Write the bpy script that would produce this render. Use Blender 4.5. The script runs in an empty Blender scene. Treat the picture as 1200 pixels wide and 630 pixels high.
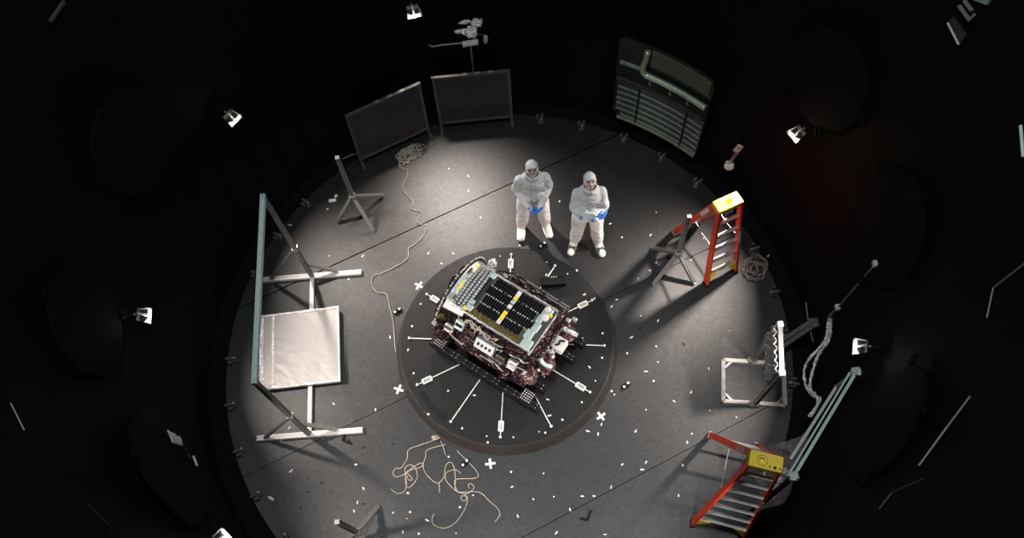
import bpy, bmesh, math, random
from mathutils import Vector, Matrix, Euler
random.seed(7)
C = bpy.context.scene.collection
PI = math.pi
V = Vector

# ------------------------------------------------------------------ camera
F_PX, TILT, ROLL = 1115.552, 0.46007745, -0.08738704
CAM = V((0.15394, -4.54409, 11.41927))
ct, st = math.cos(TILT), math.sin(TILT)
cr, sr = math.cos(ROLL), math.sin(ROLL)
RX = V((1, 0, 0)); UP0 = V((0, ct, st)); FW = V((0, st, -ct))
R2 = RX * cr + UP0 * sr
U2 = -RX * sr + UP0 * cr

def ray(px, py):
    return (R2 * ((px - 600) / F_PX) - U2 * ((py - 315) / F_PX) + FW).normalized()

def at(px, py, z=0.0):
    d = ray(px, py)
    return CAM + d * ((z - CAM.z) / d.z)

cam_data = bpy.data.cameras.new('camera')
cam = bpy.data.objects.new('camera', cam_data)
C.objects.link(cam)
cam_data.sensor_width = 36
cam_data.lens = F_PX * 36 / 1200
cam_data.clip_end = 100
m = Matrix((R2, U2, -FW)).transposed().to_4x4()
m.translation = CAM
cam.matrix_world = m
bpy.context.scene.camera = cam

# ------------------------------------------------------------------ materials
MATS = {}

def mat(name, col, rough=0.5, metal=0.0, noise=0.0, scale=20.0, bump=0.0, bscale=None, emit=None, estr=0.0,
        spec=0.5, alpha=1.0, trans=0.0, rvar=0.0, voro=False):
    if name in MATS:
        return MATS[name]
    mt = bpy.data.materials.new(name)
    mt.use_nodes = True
    nt = mt.node_tree
    b = nt.nodes['Principled BSDF']
    b.inputs['Base Color'].default_value = (*col, 1)
    b.inputs['Roughness'].default_value = rough
    b.inputs['Metallic'].default_value = metal
    b.inputs['Specular IOR Level'].default_value = spec
    b.inputs['Alpha'].default_value = alpha
    b.inputs['Transmission Weight'].default_value = trans
    tc = nt.nodes.new('ShaderNodeTexCoord')
    if noise or rvar:
        n = nt.nodes.new('ShaderNodeTexNoise')
        n.inputs['Scale'].default_value = scale
        n.inputs['Detail'].default_value = 4
        nt.links.new(tc.outputs['Object'], n.inputs['Vector'])
        if noise:
            r = nt.nodes.new('ShaderNodeMix')
            r.data_type = 'RGBA'
            r.inputs['A'].default_value = (*[c * (1 - noise) for c in col], 1)
            r.inputs['B'].default_value = (*[min(1, c * (1 + noise)) for c in col], 1)
            nt.links.new(n.outputs['Fac'], r.inputs['Factor'])
            nt.links.new(r.outputs['Result'], b.inputs['Base Color'])
        if rvar:
            mr = nt.nodes.new('ShaderNodeMapRange')
            mr.inputs['From Min'].default_value = 0.3
            mr.inputs['From Max'].default_value = 0.7
            mr.inputs['To Min'].default_value = max(0.02, rough - rvar)
            mr.inputs['To Max'].default_value = min(1, rough + rvar)
            nt.links.new(n.outputs['Fac'], mr.inputs['Value'])
            nt.links.new(mr.outputs['Result'], b.inputs['Roughness'])
    if bump:
        if voro:
            n2 = nt.nodes.new('ShaderNodeTexVoronoi')
            out = n2.outputs['Distance']
        else:
            n2 = nt.nodes.new('ShaderNodeTexNoise')
            n2.inputs['Detail'].default_value = 3
            out = n2.outputs['Fac']
        n2.inputs['Scale'].default_value = bscale or scale
        bp = nt.nodes.new('ShaderNodeBump')
        bp.inputs['Strength'].default_value = bump
        bp.inputs['Distance'].default_value = 0.05
        nt.links.new(tc.outputs['Object'], n2.inputs['Vector'])
        nt.links.new(out, bp.inputs['Height'])
        nt.links.new(bp.outputs['Normal'], b.inputs['Normal'])
    if emit:
        b.inputs['Emission Color'].default_value = (*emit, 1)
        b.inputs['Emission Strength'].default_value = estr
    MATS[name] = mt
    return mt

def satin(name, diff, fac, rough, scale=1.7):
    """dark satin paint: a diffuse base under a broad, weak sheen, scuffed by noise"""
    mt = bpy.data.materials.new(name); mt.use_nodes = True; nt = mt.node_tree
    nt.nodes.remove(nt.nodes['Principled BSDF'])
    out = nt.nodes['Material Output']
    tc = nt.nodes.new('ShaderNodeTexCoord')
    n = nt.nodes.new('ShaderNodeTexNoise'); n.inputs['Scale'].default_value = scale; n.inputs['Detail'].default_value = 8
    n.inputs['Distortion'].default_value = .8
    n2 = nt.nodes.new('ShaderNodeTexNoise'); n2.inputs['Scale'].default_value = 9; n2.inputs['Detail'].default_value = 10; n2.inputs['Distortion'].default_value = 2.5
    for q in (n, n2): nt.links.new(tc.outputs['Object'], q.inputs['Vector'])
    mix = nt.nodes.new('ShaderNodeMix'); mix.data_type = 'RGBA'
    mix.inputs['A'].default_value = (*[c * .85 for c in diff], 1); mix.inputs['B'].default_value = (*[c * 1.15 for c in diff], 1)
    nt.links.new(n.outputs['Fac'], mix.inputs['Factor'])
    d = nt.nodes.new('ShaderNodeBsdfDiffuse'); nt.links.new(mix.outputs['Result'], d.inputs['Color'])
    g = nt.nodes.new('ShaderNodeBsdfGlossy'); g.distribution = 'BECKMANN'; g.inputs['Roughness'].default_value = rough
    mr = nt.nodes.new('ShaderNodeMapRange'); mr.inputs['From Min'].default_value = .3; mr.inputs['From Max'].default_value = .7
    mr.inputs['To Min'].default_value = fac * .82; mr.inputs['To Max'].default_value = fac * 1.18
    nt.links.new(n2.outputs['Fac'], mr.inputs['Value'])
    ms = nt.nodes.new('ShaderNodeMixShader')
    nt.links.new(mr.outputs['Result'], ms.inputs['Fac']); nt.links.new(d.outputs[0], ms.inputs[1]); nt.links.new(g.outputs[0], ms.inputs[2])
    nt.links.new(ms.outputs[0], out.inputs['Surface'])
    MATS[name] = mt
    return mt

M_FLOOR = satin('dark_painted_plate', (0.011, 0.0108, 0.0106), 0.053, 0.49)
M_DISC = satin('turntable_black', (0.008, 0.0081, 0.008), 0.023, 0.53, 5)
M_RIM = mat('rusty_brown_rim', (0.010, 0.0075, 0.0065), 0.6, noise=.5, scale=9)
M_WALL = mat('black_wall_paint', (0.0014, 0.0014, 0.0014), 0.7, noise=.3, scale=3, spec=.08)
M_PORT = mat('port_cover_black', (0.003, 0.0028, 0.0028), 0.8, noise=.2, scale=5, spec=.06)
M_VOID = mat('trench_black', (0.0025, 0.0025, 0.0025), 0.8, noise=.2, spec=.1)
M_ALU = mat('brushed_aluminium', (0.48, 0.47, 0.46), 0.4, .85, noise=.12, scale=60, rvar=.08)
M_ALUD = mat('dull_grey_extrusion', (0.2, 0.2, 0.195), 0.5, .45, noise=.15, scale=40)
M_ALUW = mat('pale_grey_extrusion', (0.5, 0.49, 0.48), 0.5, .2, noise=.1, scale=40)
M_TEAL = mat('pale_teal_rail', (0.45, 0.56, 0.52), 0.45, .0, noise=.15, scale=12)
M_FOIL = mat('crumpled_foil', (0.92, 0.9, 0.88), 0.3, .6, noise=.1, scale=20, bump=.9, bscale=38)
M_SHEET = mat('white_foil_sheet', (0.30, 0.285, 0.28), 0.5, .35, noise=.08, scale=14, bump=.12, bscale=60, rvar=.05)
M_WHITE = mat('white_scrap', (0.6, 0.6, 0.58), 0.7, noise=.06, scale=30)
M_BLACK = mat('matt_black_plastic', (0.003, 0.003, 0.003), 0.6, noise=.2, scale=30, spec=.15)
M_BLACKM = mat('black_anodised_beam', (0.006, 0.006, 0.0065), 0.45, .1, noise=.2, scale=20, spec=.2)
M_MESH = mat('dark_grey_screen', (0.022, 0.019, 0.0175), 0.6, .2, noise=.25, scale=7, bump=.15, bscale=300)
M_RED = mat('red_fibreglass', (0.62, 0.05, 0.015), 0.4, noise=.15, scale=18)
M_YEL = mat('yellow_moulding', (0.88, 0.6, 0.025), 0.45, noise=.06, scale=25)
M_CABLE = mat('beige_cable', (0.36, 0.31, 0.25), 0.6, noise=.12, scale=30)
M_CABLEG = mat('grey_cable', (0.24, 0.215, 0.19), 0.6, noise=.12, scale=30)
M_SUIT = mat('white_coverall_cloth', (0.66, 0.65, 0.65), 0.85, noise=.06, scale=30, bump=.9, bscale=13)
M_SMOCK = mat('blue_white_smock_cloth', (0.42, 0.445, 0.465), 0.85, noise=.06, scale=25, bump=.6, bscale=11)
M_SKIN = mat('skin', (0.5, 0.3, 0.23), 0.55, noise=.12, scale=30)
M_SKIN2 = mat('fair_skin', (0.66, 0.43, 0.36), 0.55, noise=.1, scale=30)
M_GLOVE = mat('blue_nitrile', (0.012, 0.15, 0.52), 0.45, noise=.12, scale=40)
M_HAIR = mat('dark_brow_hair', (0.03, 0.02, 0.015), 0.7, noise=.2)
M_EYE = mat('dark_eye', (0.03, 0.025, 0.025), 0.25, noise=.1)
M_MLI = mat('maroon_black_blanket', (0.065, 0.037, 0.042), 0.24, .85, noise=.8, scale=26, bump=1.0, bscale=24, voro=True)
M_MLIP = mat('pink_crumpled_film', (0.34, 0.2, 0.21), 0.22, .85, noise=.6, scale=30, bump=1.0, bscale=45, voro=True)
M_CELL = mat('black_solar_cell', (0.003, 0.003, 0.004), 0.25, noise=.2, scale=30, spec=.25)
M_SUBST = mat('array_substrate_grey', (0.06, 0.06, 0.057), 0.45, .3, noise=.25, scale=60)
M_SILV = mat('silver_kapton', (0.55, 0.57, 0.57), 0.3, .85, noise=.15, scale=30, bump=.35, bscale=40)
M_CYAN = mat('pale_cyan_plate', (0.4, 0.52, 0.5), 0.4, .3, noise=.25, scale=25)
M_GOLD = mat('gold_film', (0.10, 0.075, 0.02), 0.35, .7, noise=.4, scale=30, bump=.5, bscale=40)
M_YTAPE = mat('yellow_tape', (0.75, 0.6, 0.03), 0.5, noise=.1)
M_TILE = mat('grey_tile', (0.34, 0.37, 0.39), 0.35, .4, noise=.2, scale=30)
M_DARKG = mat('dark_gunmetal', (0.06, 0.06, 0.06), 0.4, .6, noise=.2, scale=30)
M_GRN = mat('greenish_glass_metal', (0.008, 0.011, 0.007), 0.35, .2, noise=.3, scale=4)
M_GRNL = mat('pale_green_metal', (0.4, 0.46, 0.33), 0.28, .6, noise=.25, scale=9)
M_GRNG = mat('green_grey_slat', (0.3, 0.36, 0.31), 0.4, .5, noise=.2, scale=15)
M_LAMPW = mat('white_reflector', (0.9, 0.88, 0.85), 0.4, noise=.04)
M_BULB = mat('glowing_tube', (1, .95, .9), 0.4, noise=.02, emit=(1, .9, .82), estr=60)
M_FILM = mat('clear_plastic_film', (0.5, 0.48, 0.46), 0.2, .0, noise=.15, scale=10, bump=1.0, bscale=14, alpha=.16)
M_FRAMEDK = mat('dark_grey_frame', (0.055, 0.055, 0.053), 0.65, .1, noise=.2, scale=30)

# ------------------------------------------------------------------ mesh builder
class MB:
    def __init__(self):
        self.v = []; self.f = []
    def face(self, pts):
        b = len(self.v); self.v += [V(p) for p in pts]; self.f.append(tuple(range(b, b + len(pts)))); return self
    def hexa(self, p):      # 8 corners: 4 bottom, 4 top
        b = len(self.v); self.v += [V(q) for q in p]
        for q in ((3, 2, 1, 0), (4, 5, 6, 7), (0, 1, 5, 4), (1, 2, 6, 5), (2, 3, 7, 6), (3, 0, 4, 7)):
            self.f.append(tuple(b + i for i in q))
        return self
    def box(self, c, s, rot=None, bev=0.0):
        c = V(c); hx, hy, hz = s[0] / 2, s[1] / 2, s[2] / 2
        R = rot or Matrix.Identity(3)
        if bev:
            e = min(bev, hx * .9, hy * .9, hz * .9)
            outl = [(-hx + e, -hy), (hx - e, -hy), (hx, -hy + e), (hx, hy - e), (hx - e, hy), (-hx + e, hy), (-hx, hy - e), (-hx, -hy + e)]
            inn = [(x * (1 - e / hx), y * (1 - e / hy)) for x, y in outl]
            rings = [[c + R @ V((x, y, -hz)) for x, y in inn], [c + R @ V((x, y, -hz + e)) for x, y in outl],
                     [c + R @ V((x, y, hz - e)) for x, y in outl], [c + R @ V((x, y, hz)) for x, y in inn]]
            return self.loft(rings)
        pts = [c + R @ V(p) for p in ((-hx, -hy, -hz), (hx, -hy, -hz), (hx, hy, -hz), (-hx, hy, -hz), (-hx, -hy, hz), (hx, -hy, hz), (hx, hy, hz), (-hx, hy, hz))]
        return self.hexa(pts)
    def loft(self, rings, cap=True, closed=False):
        b = len(self.v); n = len(rings[0])
        for r in rings: self.v += [V(p) for p in r]
        k = len(rings)
        for i in range(k if closed else k - 1):
            for j in range(n):
                a, c2 = b + i * n + j, b + i * n + (j + 1) % n
                d, e = b + ((i + 1) % k) * n + j, b + ((i + 1) % k) * n + (j + 1) % n
                self.f.append((a, c2, e, d))
        if cap and not closed:
            self.f.append(tuple(b + j for j in reversed(range(n))))
            self.f.append(tuple(b + (k - 1) * n + j for j in range(n)))
        return self
    def bar(self, p, q, w=.04, h=.04, up=(0, 0, 1), groove=True):
        p, q = V(p), V(q); t = (q - p).normalized(); u = V(up)
        if abs(t.dot(u)) > .95: u = V((0, 1, 0))
        s = t.cross(u).normalized(); u = s.cross(t).normalized()
        if groove:          # slotted extrusion profile
            g = .2
            prof = []
            for k in range(4):
                a = k * PI / 2
                for x, y in ((.5, -.5), (.5, -g * .6), (.38, -g * .6), (.38, g * .6), (.5, g * .6)):
                    prof.append((x * math.cos(a) - y * math.sin(a), x * math.sin(a) + y * math.cos(a)))
        else:
            prof = [(.5, -.5), (.5, .5), (-.5, .5), (-.5, -.5)]
        return self.loft([[o + s * (x * w) + u * (y * h) for x, y in prof] for o in (p, q)])
    def tube(self, pts, r=.01, n=8):
        pts = [V(p) for p in pts]; k = len(pts)
        rs = r if isinstance(r, (list, tuple)) else [r] * k
        rings = []; prev = None
        for i, p in enumerate(pts):
            t = (pts[min(i + 1, k - 1)] - pts[max(i - 1, 0)])
            t = t.normalized() if t.length > 1e-9 else V((0, 0, 1))
            if prev is None:
                a = V((0, 0, 1)) if abs(t.z) < .9 else V((1, 0, 0))
                s = t.cross(a).normalized()
            else:
                s = (prev - t * prev.dot(t))
                s = s.normalized() if s.length > 1e-6 else t.orthogonal().normalized()
            prev = s; u = t.cross(s)
            rings.append([p + (s * math.cos(j * 2 * PI / n) + u * math.sin(j * 2 * PI / n)) * rs[i] for j in range(n)])
        return self.loft(rings)
    def cyl(self, c, r, h, n=24, r2=None, axis=(0, 0, 1)):
        c = V(c); a = V(axis).normalized(); s = a.orthogonal().normalized(); u = a.cross(s)
        r2 = r if r2 is None else r2
        return self.loft([[c + a * z + (s * math.cos(j * 2 * PI / n) + u * math.sin(j * 2 * PI / n)) * rr for j in range(n)] for z, rr in ((0, r), (h, r2))])
    def ball(self, c, r, nu=12, nv=8):
        c = V(c); rr = r if isinstance(r, (tuple, list)) else (r, r, r)
        rings = []
        for i in range(nv + 1):
            a = -PI / 2 + PI * (i + (.02 if i == 0 else -.02 if i == nv else 0)) / nv
            rings.append([c + V((rr[0] * math.cos(a) * math.cos(b), rr[1] * math.cos(a) * math.sin(b), rr[2] * math.sin(a))) for b in [j * 2 * PI / nu for j in range(nu)]])
        return self.loft(rings)
    def prism(self, outline, z0, z1, frame=None):       # outline (x,y) list; frame maps local->world
        fr = frame or (lambda p: p)
        return self.loft([[fr(V((x, y, z))) for x, y in outline] for z in (z0, z1)])
    def mesh(self, name, inv=None):
        me = bpy.data.meshes.new(name)
        me.from_pydata([(inv @ v) if inv else v for v in self.v], [], self.f)
        bm = bmesh.new(); bm.from_mesh(me)
        bmesh.ops.recalc_face_normals(bm, faces=bm.faces)
        bm.to_mesh(me); bm.free()
        return me
    def build(self, name, material, parent=None, smooth=False, origin=None):
        inv = None
        root = None
        if parent is not None:
            root = parent
            while root.parent is not None: root = root.parent
            inv = ROOTM[root.name].inverted()
        elif origin is not None:
            inv = Matrix.Translation(-V(origin))
        me = self.mesh(name, inv)
        me.materials.append(material)
        if smooth:
            for p in me.polygons: p.use_smooth = True
        o = bpy.data.objects.new(name, me)
        C.objects.link(o)
        if parent is not None: o.parent = parent
        elif origin is not None: o.location = origin
        if parent is None:
            ROOTM[o.name] = Matrix.Translation(V(origin) if origin is not None else V())
        return o

ROOTM = {}

def tag(o, label, cat, group=None, kind=None):
    o['label'] = label; o['category'] = cat
    if group: o['group'] = group
    if kind: o['kind'] = kind
    return o

def thing(name, label, cat, loc=(0, 0, 0), rotz=0.0, group=None):
    o = bpy.data.objects.new(name, None)
    o.empty_display_size = .1
    C.objects.link(o)
    o.location = loc; o.rotation_euler = (0, 0, rotz)
    ROOTM[o.name] = Matrix.Translation(V(loc)) @ Matrix.Rotation(rotz, 4, 'Z')
    return tag(o, label, cat, group)

def dup(root, loc, rotz, label=None):
    r = root.copy(); C.objects.link(r); r.location = loc; r.rotation_euler = (0, 0, rotz)
    ROOTM[r.name] = Matrix.Translation(V(loc)) @ Matrix.Rotation(rotz, 4, 'Z')
    if label: r['label'] = label
    for ch in list(root.children):
        c = ch.copy(); C.objects.link(c); c.parent = r
        for g in ch.children:
            d = g.copy(); C.objects.link(d); d.parent = c
    return r

def structure(o):
    o['kind'] = 'structure'; return o

def catmull(pts, n=6):
    pts = [V(p) for p in pts]; out = []
    for i in range(len(pts) - 1):
        p0, p1, p2, p3 = pts[max(i - 1, 0)], pts[i], pts[i + 1], pts[min(i + 2, len(pts) - 1)]
        for k in range(n):
            t = k / n
            out.append(.5 * ((2 * p1) + (p2 - p0) * t + (2 * p0 - 5 * p1 + 4 * p2 - p3) * t * t + (3 * p1 - p0 - 3 * p2 + p3) * t ** 3))
    out.append(pts[-1]); return out

# ------------------------------------------------------------------ chamber shell
R_FLOOR = 3.62
PROF = [(-.06, 3.87), (1.2, 3.94), (2.2, 4.03), (3.4, 4.32), (5, 4.75), (7, 5.25), (10, 5.55), (14, 5.7)]

def rw(z):
    for (z0, r0), (z1, r1) in zip(PROF, PROF[1:]):
        if z <= z1: return r0 + (r1 - r0) * max(0, (z - z0)) / (z1 - z0)
    return PROF[-1][1]

def wall_hit(px, py, inset=0.0):
    d = ray(px, py); t = 4.0; last = None
    while t < 22:
        p = CAM + d * t
        if p.z < 7.5 and math.hypot(p.x, p.y) > rw(p.z) - inset: return p
        t += .005
    return CAM + d * 10

def wall_frame(p):
    a = math.atan2(p.y, p.x); dz = .05
    slope = (rw(p.z + dz) - rw(p.z - dz)) / (2 * dz)
    rad = V((math.cos(a), math.sin(a), 0)); tan = V((-math.sin(a), math.cos(a), 0))
    upv = (rad * slope + V((0, 0, 1))).normalized()
    nrm = tan.cross(upv).normalized()
    if nrm.dot(rad) > 0: nrm = -nrm
    return tan, upv, nrm

# seams run at 22.6 degrees; plates between them
SA = math.radians(22.6); sd = V((math.cos(SA), math.sin(SA), 0)); sn = V((-math.sin(SA), math.cos(SA), 0))
seams = [(-2.215, .004), (0.0, .004), (2.165, .008)]
mb = MB()
edges = [-R_FLOOR] + [s + e for s, w in seams for e in (-w, w)] + [R_FLOOR]
for k in range(0, len(edges), 2):
    a, b = edges[k], edges[k + 1]; n = 48
    lo = max(a, -R_FLOOR + 1e-4); hi = min(b, R_FLOOR - 1e-4)
    pts = []
    th = [lo + (hi - lo) * (0.5 - 0.5 * math.cos(PI * i / n)) for i in range(n + 1)]
    right = [sd * math.sqrt(max(0, R_FLOOR ** 2 - q * q)) + sn * q for q in th]
    left = [-sd * math.sqrt(max(0, R_FLOOR ** 2 - q * q)) + sn * q for q in reversed(th)]
    pts = right + left
    mb.loft([[p + V((0, 0, z)) for p in pts] for z in (-.05, 0)])
structure(mb.build('floor', M_FLOOR))
mb = MB(); N = 96
mb.cyl((0, 0, -.09), 3.9, .03, 96)
structure(mb.build('floor_trench', M_VOID))
# wall (surface of revolution with its own thickness)
mb = MB()
rings = [[V((r * math.cos(a), r * math.sin(a), z)) for a in [j * 2 * PI / N for j in range(N)]] for z, r in PROF]
rings += [[V(((r + .12) * math.cos(a), (r + .12) * math.sin(a), z)) for a in [j * 2 * PI / N for j in range(N)]] for z, r in reversed(PROF)]
mb.loft(rings, cap=False, closed=True)
structure(mb.build('wall_round', M_WALL, smooth=False))
mb = MB(); mb.cyl((0, 0, 14), 5.82, .1, 96)
structure(mb.build('ceiling', M_WALL))

# ------------------------------------------------------------------ port covers on the wall
def port(px, py, r, label):
    p = wall_hit(px, py); t, u, n = wall_frame(p)
    o = thing('port_cover', label, 'port cover', p - V((0, 0, 0)), 0, 'round port covers on the wall')
    mb = MB(); k = 40
    circ = lambda rr, d: [p + n * d + (t * math.cos(a) + u * math.sin(a)) * rr for a in [j * 2 * PI / k for j in range(k)]]
    mb.loft([circ(r, .075), circ(r, .10), circ(r * .97, .115)])
    mb.build('cover_plate', M_PORT, o)
    for a in (0.2, 1.6, 3.0, 4.2, 5.4):
        q = p + (t * math.cos(a) + u * math.sin(a)) * (r + .04) + n * .12
        R = Matrix((t, u, n)).transposed() @ Matrix.Rotation(a, 3, 'Z')
        mb = MB(); mb.box(q, (.1, .03, .03), R); mb.box(q + (t * math.cos(a + 1.57) + u * math.sin(a + 1.57)) * .06, (.1, .03, .03), R)
        mb.box(q + (t * math.cos(a) + u * math.sin(a)) * .04 + (t * math.cos(a + 1.57) + u * math.sin(a + 1.57)) * .03, (.03, .09, .03), R)
        mb.build('clamp', M_PORT, o)

for px, py, r, lab in [(1050, 268, .62, 'round black port cover in the right wall above the foil wrapped hose'),
                       (976, 92, .58, 'round black port cover in the upper right wall above the flood lamp'),
                       (1048, 500, .60, 'round black port cover in the right wall below the flood lamp beside the teal rails'),
                       (92, 380, .56, 'round black port cover in the left wall beside the left flood lamp'),
                       (150, 165, .6, 'round black port cover in the upper left wall'),
                       (185, 560, .62, 'round black port cover in the lower left wall behind the foil scrap')]:
    port(px, py, r, lab)

# ------------------------------------------------------------------ floor edge clamps
def clamp_local(o):
    mb = MB(); mb.box((0, 0, .02), (.12, .09, .04), bev=.006); mb.build('base_block', M_DARKG, o)
    mb = MB(); mb.box((.02, 0, .06), (.13, .035, .04), bev=.006); mb.build('hook_arm', M_FRAMEDK, o)
    mb = MB(); mb.cyl((-.03, 0, .04), .018, .05, 10); mb.build('bolt', M_ALUD, o)
    mb = MB(); mb.box((.02, .06, .05), (.05, .03, .09), bev=.004); mb.build('lug', M_FRAMEDK, o)

proto = None
for ang in [177.5, 187.5, 197.5, 207.3, 137.5, 147.5, 157.5, 77.5, 67.7, 57.4, 47.6, 37.4, 27.5, 17.5, 6.8, -3.2, -13.4, 217.5]:
    a = math.radians(ang); rc = 3.6 if ang == -13.4 else 3.545; loc = (rc * math.cos(a), rc * math.sin(a), 0)
    if proto is None:
        root = thing('edge_clamp', 'small dark hinged clamp bolted on the rim of the round floor', 'clamp', (0, 0, 0), 0, 'clamps around the floor rim')
        clamp_local(root); root.location = loc; root.rotation_euler = (0, 0, a); proto = root
        ROOTM[root.name] = Matrix.Translation(V(loc)) @ Matrix.Rotation(a, 4, 'Z')
    else:
        dup(proto, loc, a)

# ------------------------------------------------------------------ turntable
DZ = .187
tt = thing('turntable', 'round black turntable with a rusty brown rim under the spacecraft', 'turntable', (0, 0, 0))
mb = MB()
k = 96
mb.loft([[V((r * math.cos(a), r * math.sin(a), z)) for a in [j * 2 * PI / k for j in range(k)]] for z, r in ((DZ - .02, 1.352), (DZ - .003, 1.352), (DZ, 1.346))])
mb.build('top_plate', M_DISC, tt)
mb = MB()
mb.loft([[V((r * math.cos(a), r * math.sin(a), z)) for a in [j * 2 * PI / k for j in range(k)]] for z, r in ((0, 1.415), (.012, 1.415), (DZ - .02, 1.36))])
mb.build('rim_skirt', M_RIM, tt)
mb = MB()
for r0 in (1.2,):
    arc = [at(476 + 0, 430, DZ)]
mb = MB()
a0, a1 = math.radians(207), math.radians(229)
mb.loft([[V((r * math.cos(a0 + (a1 - a0) * i / 20), r * math.sin(a0 + (a1 - a0) * i / 20), z)) for r, z in ((1.21, DZ), (1.28, DZ), (1.28, DZ + .006), (1.21, DZ + .006))] for i in range(21)])
o = mb.build('cover_strip', M_BLACKM, tt); o['label'] = 'curved black cover strip'

# ------------------------------------------------------------------ radial rods on the turntable
def rod_parts(o, boxed):
    mb = MB(); mb.tube([(.6, 0, DZ + .009), (1.04 if boxed else 1.235, 0, DZ + .009)], .0075, 8); mb.build('rod', M_ALUW, o)
    mb = MB(); mb.ball((1.24, 0, DZ + .0175), .0175); mb.build('ball_tip', M_WHITE, o)
    if boxed:
        mb = MB(); mb.tube([(1.16, 0, DZ + .009), (1.235, 0, DZ + .009)], .0065, 8); mb.build('tip_rod', M_ALUW, o)
        mb = MB()
        for y in (-.028, .028): mb.box((1.105, y, DZ + .012), (.12, .01, .022))
        for x in (1.05, 1.16): mb.box((x, 0, DZ + .012), (.02, .06, .022))
        mb.box((1.105, 0, DZ + .004), (.12, .062, .006))
        mb.build('gauge_frame', M_WHITE, o)
        mb = MB(); mb.box((1.105, 0, DZ + .015), (.085, .012, .016)); mb.box((1.105, 0.018, DZ + .012), (.085, .006, .012))
        mb.build('gauge_body', M_TILE, o)

ang_lab = {-157.7: 'lower left of the turntable', -127.5: '', -97.6: 'at the bottom of the turntable', -68.2: '', -38.0: 'lower right of the turntable',
           -7.8: '', 22.2: 'right of the spacecraft toward the ladder shadow', 82.5: 'behind the spacecraft toward the two people', 142.3: 'at the left end of the spacecraft',
           172.4: '', 54.5: ''}
plain_lab = {-127.5: 'plain white ball-ended rod pointing down left from the cradle', -68.2: 'plain white ball-ended rod pointing down right from the cradle corner',
             -7.8: 'plain white ball-ended rod pointing right from the cradle', 172.4: 'plain white ball-ended rod pointing left from the cradle',
             54.5: 'plain white ball-ended rod behind the spacecraft beside the black box'}
pb = pp = None
for ang, where in ang_lab.items():
    a = math.radians(ang)
    if where:
        lab = 'white radial rod with a framed gauge, ' + where
        if pb is None:
            pb = thing('gauged_rod', lab, 'rod', (0, 0, 0), 0, 'gauged rods around the turntable'); rod_parts(pb, True); pb.rotation_euler = (0, 0, a)
        else: dup(pb, (0, 0, 0), a, lab)
    else:
        lab = plain_lab[ang]
        if pp is None:
            pp = thing('plain_rod', lab, 'rod', (0, 0, 0), 0, 'plain rods around the turntable'); rod_parts(pp, False); pp.rotation_euler = (0, 0, a)
        else: dup(pp, (0, 0, 0), a, lab)

# ------------------------------------------------------------------ spacecraft cradle
SCA = math.radians(-38.5)
SM = Matrix.Rotation(SCA, 4, 'Z')
def L(x, y, z): return SM @ V((x, y, z))
SR = SM.to_3x3()
cr_ = thing('support_cradle', 'black perforated beam cradle on the turntable under the spacecraft', 'cradle', (0, 0, DZ), SCA)
for y, x0, x1 in ((-.55, -.76, .85), (-.3, -.78, .78), (.22, -.7, .88), (.46, -.7, .88)):
    mb = MB(); mb.bar(L(x0, y, .31), L(x1, y, .31), .085, .11); b = mb.build('long_beam', M_BLACKM, cr_)
    mb = MB()
    for i in range(26):
        x = x0 + .03 + (x1 - x0 - .06) * i / 25
        if (i * 7 + int(y * 100)) % 5 < 3:
            for dy in (-.022, .022): mb.cyl(L(x, y + dy, .364), .005, .006, 6)
    mb.build('beam_bolts', M_ALUW, b)
for x in (-.62, -.1, .62):
    mb = MB(); mb.bar(L(x, -.58, .235), L(x, .5, .235), .09, .036, groove=False); mb.build('cross_beam', M_BLACKM, cr_)
for x in (-.64, .64):
    for y in (-.55, .46):
        mb = MB(); mb.cyl(L(x, y, DZ + .001), .05, .032, 16); mb.build('foot', M_BLACKM, cr_)
for x, y in ((-.64, -.5), (.66, -.5)):
    mb = MB(); mb.box(L(x, y, .372), (.17, .16, .012), SR); pl = mb.build('bolt_plate', M_BLACKM, cr_)
    mb = MB()
    for i in range(5):
        for j in range(5): mb.cyl(L(x - .06 + i * .03, y - .06 + j * .03, .378), .0065, .006, 6)
    o = mb.build('bolt_heads', M_WHITE, pl); o['label'] = 'grid of pale bolt heads'
for x in (-.5, .45):
    for y in (-.3, .22):
        mb = MB(); mb.box(L(x, y, .382), (.12, .09, .03), SR, bev=.005); mb.build('rest_pad', M_BLACK, cr_)

# ------------------------------------------------------------------ spacecraft
sc = thing('spacecraft', 'spacecraft in maroon foil with black solar cells on top, lying on the black cradle', 'spacecraft', (0, 0, .4), SCA)
def sec(X, T, W0, W1, bott=.4):
    # octagon: top edges at T, shoulders, sides, bottom
    return [(X, W0 + .10, T), (X, W0 - .10, T - .25), (X, W0 - .16, .56), (X, W0 - .06, bott), (X, W1 + .06, bott), (X, W1 + .16, .56), (X, W1 + .12, T - .25), (X, W1 - .06, T)]
TOPZ = 1.12
def dense(ring, n=6, jit=.0):
    out = []
    k = len(ring)
    for i in range(k):
        p, q = V(ring[i]), V(ring[(i + 1) % k])
        for t in range(n): out.append(p.lerp(q, t / n))
    return out
# main blanket body: a lofted octagon with crumple
mb = MB()
xs = [-.40 + .05 * i for i in range(21)]
rings = []
for X in xs:
    e = 0 if X < .56 else (X - .56) * .35
    rg = dense(sec(X, TOPZ - .012 - e * .5, -.33 + e, .42 - e), 6)
    out = []
    for p in rg:
        c = V((X, .06, .76)); d = (p - c)
        j = random.uniform(-.022, .022)
        if p.z > TOPZ - .05: j *= .15
        q = c + d * (1 + j)
        out.append(L(q.x + random.uniform(-.012, .012), q.y, max(q.z, .4)))
    rings.append(out)
mb.loft(rings)
mb.build('blanket_body', M_MLI, sc)
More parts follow.
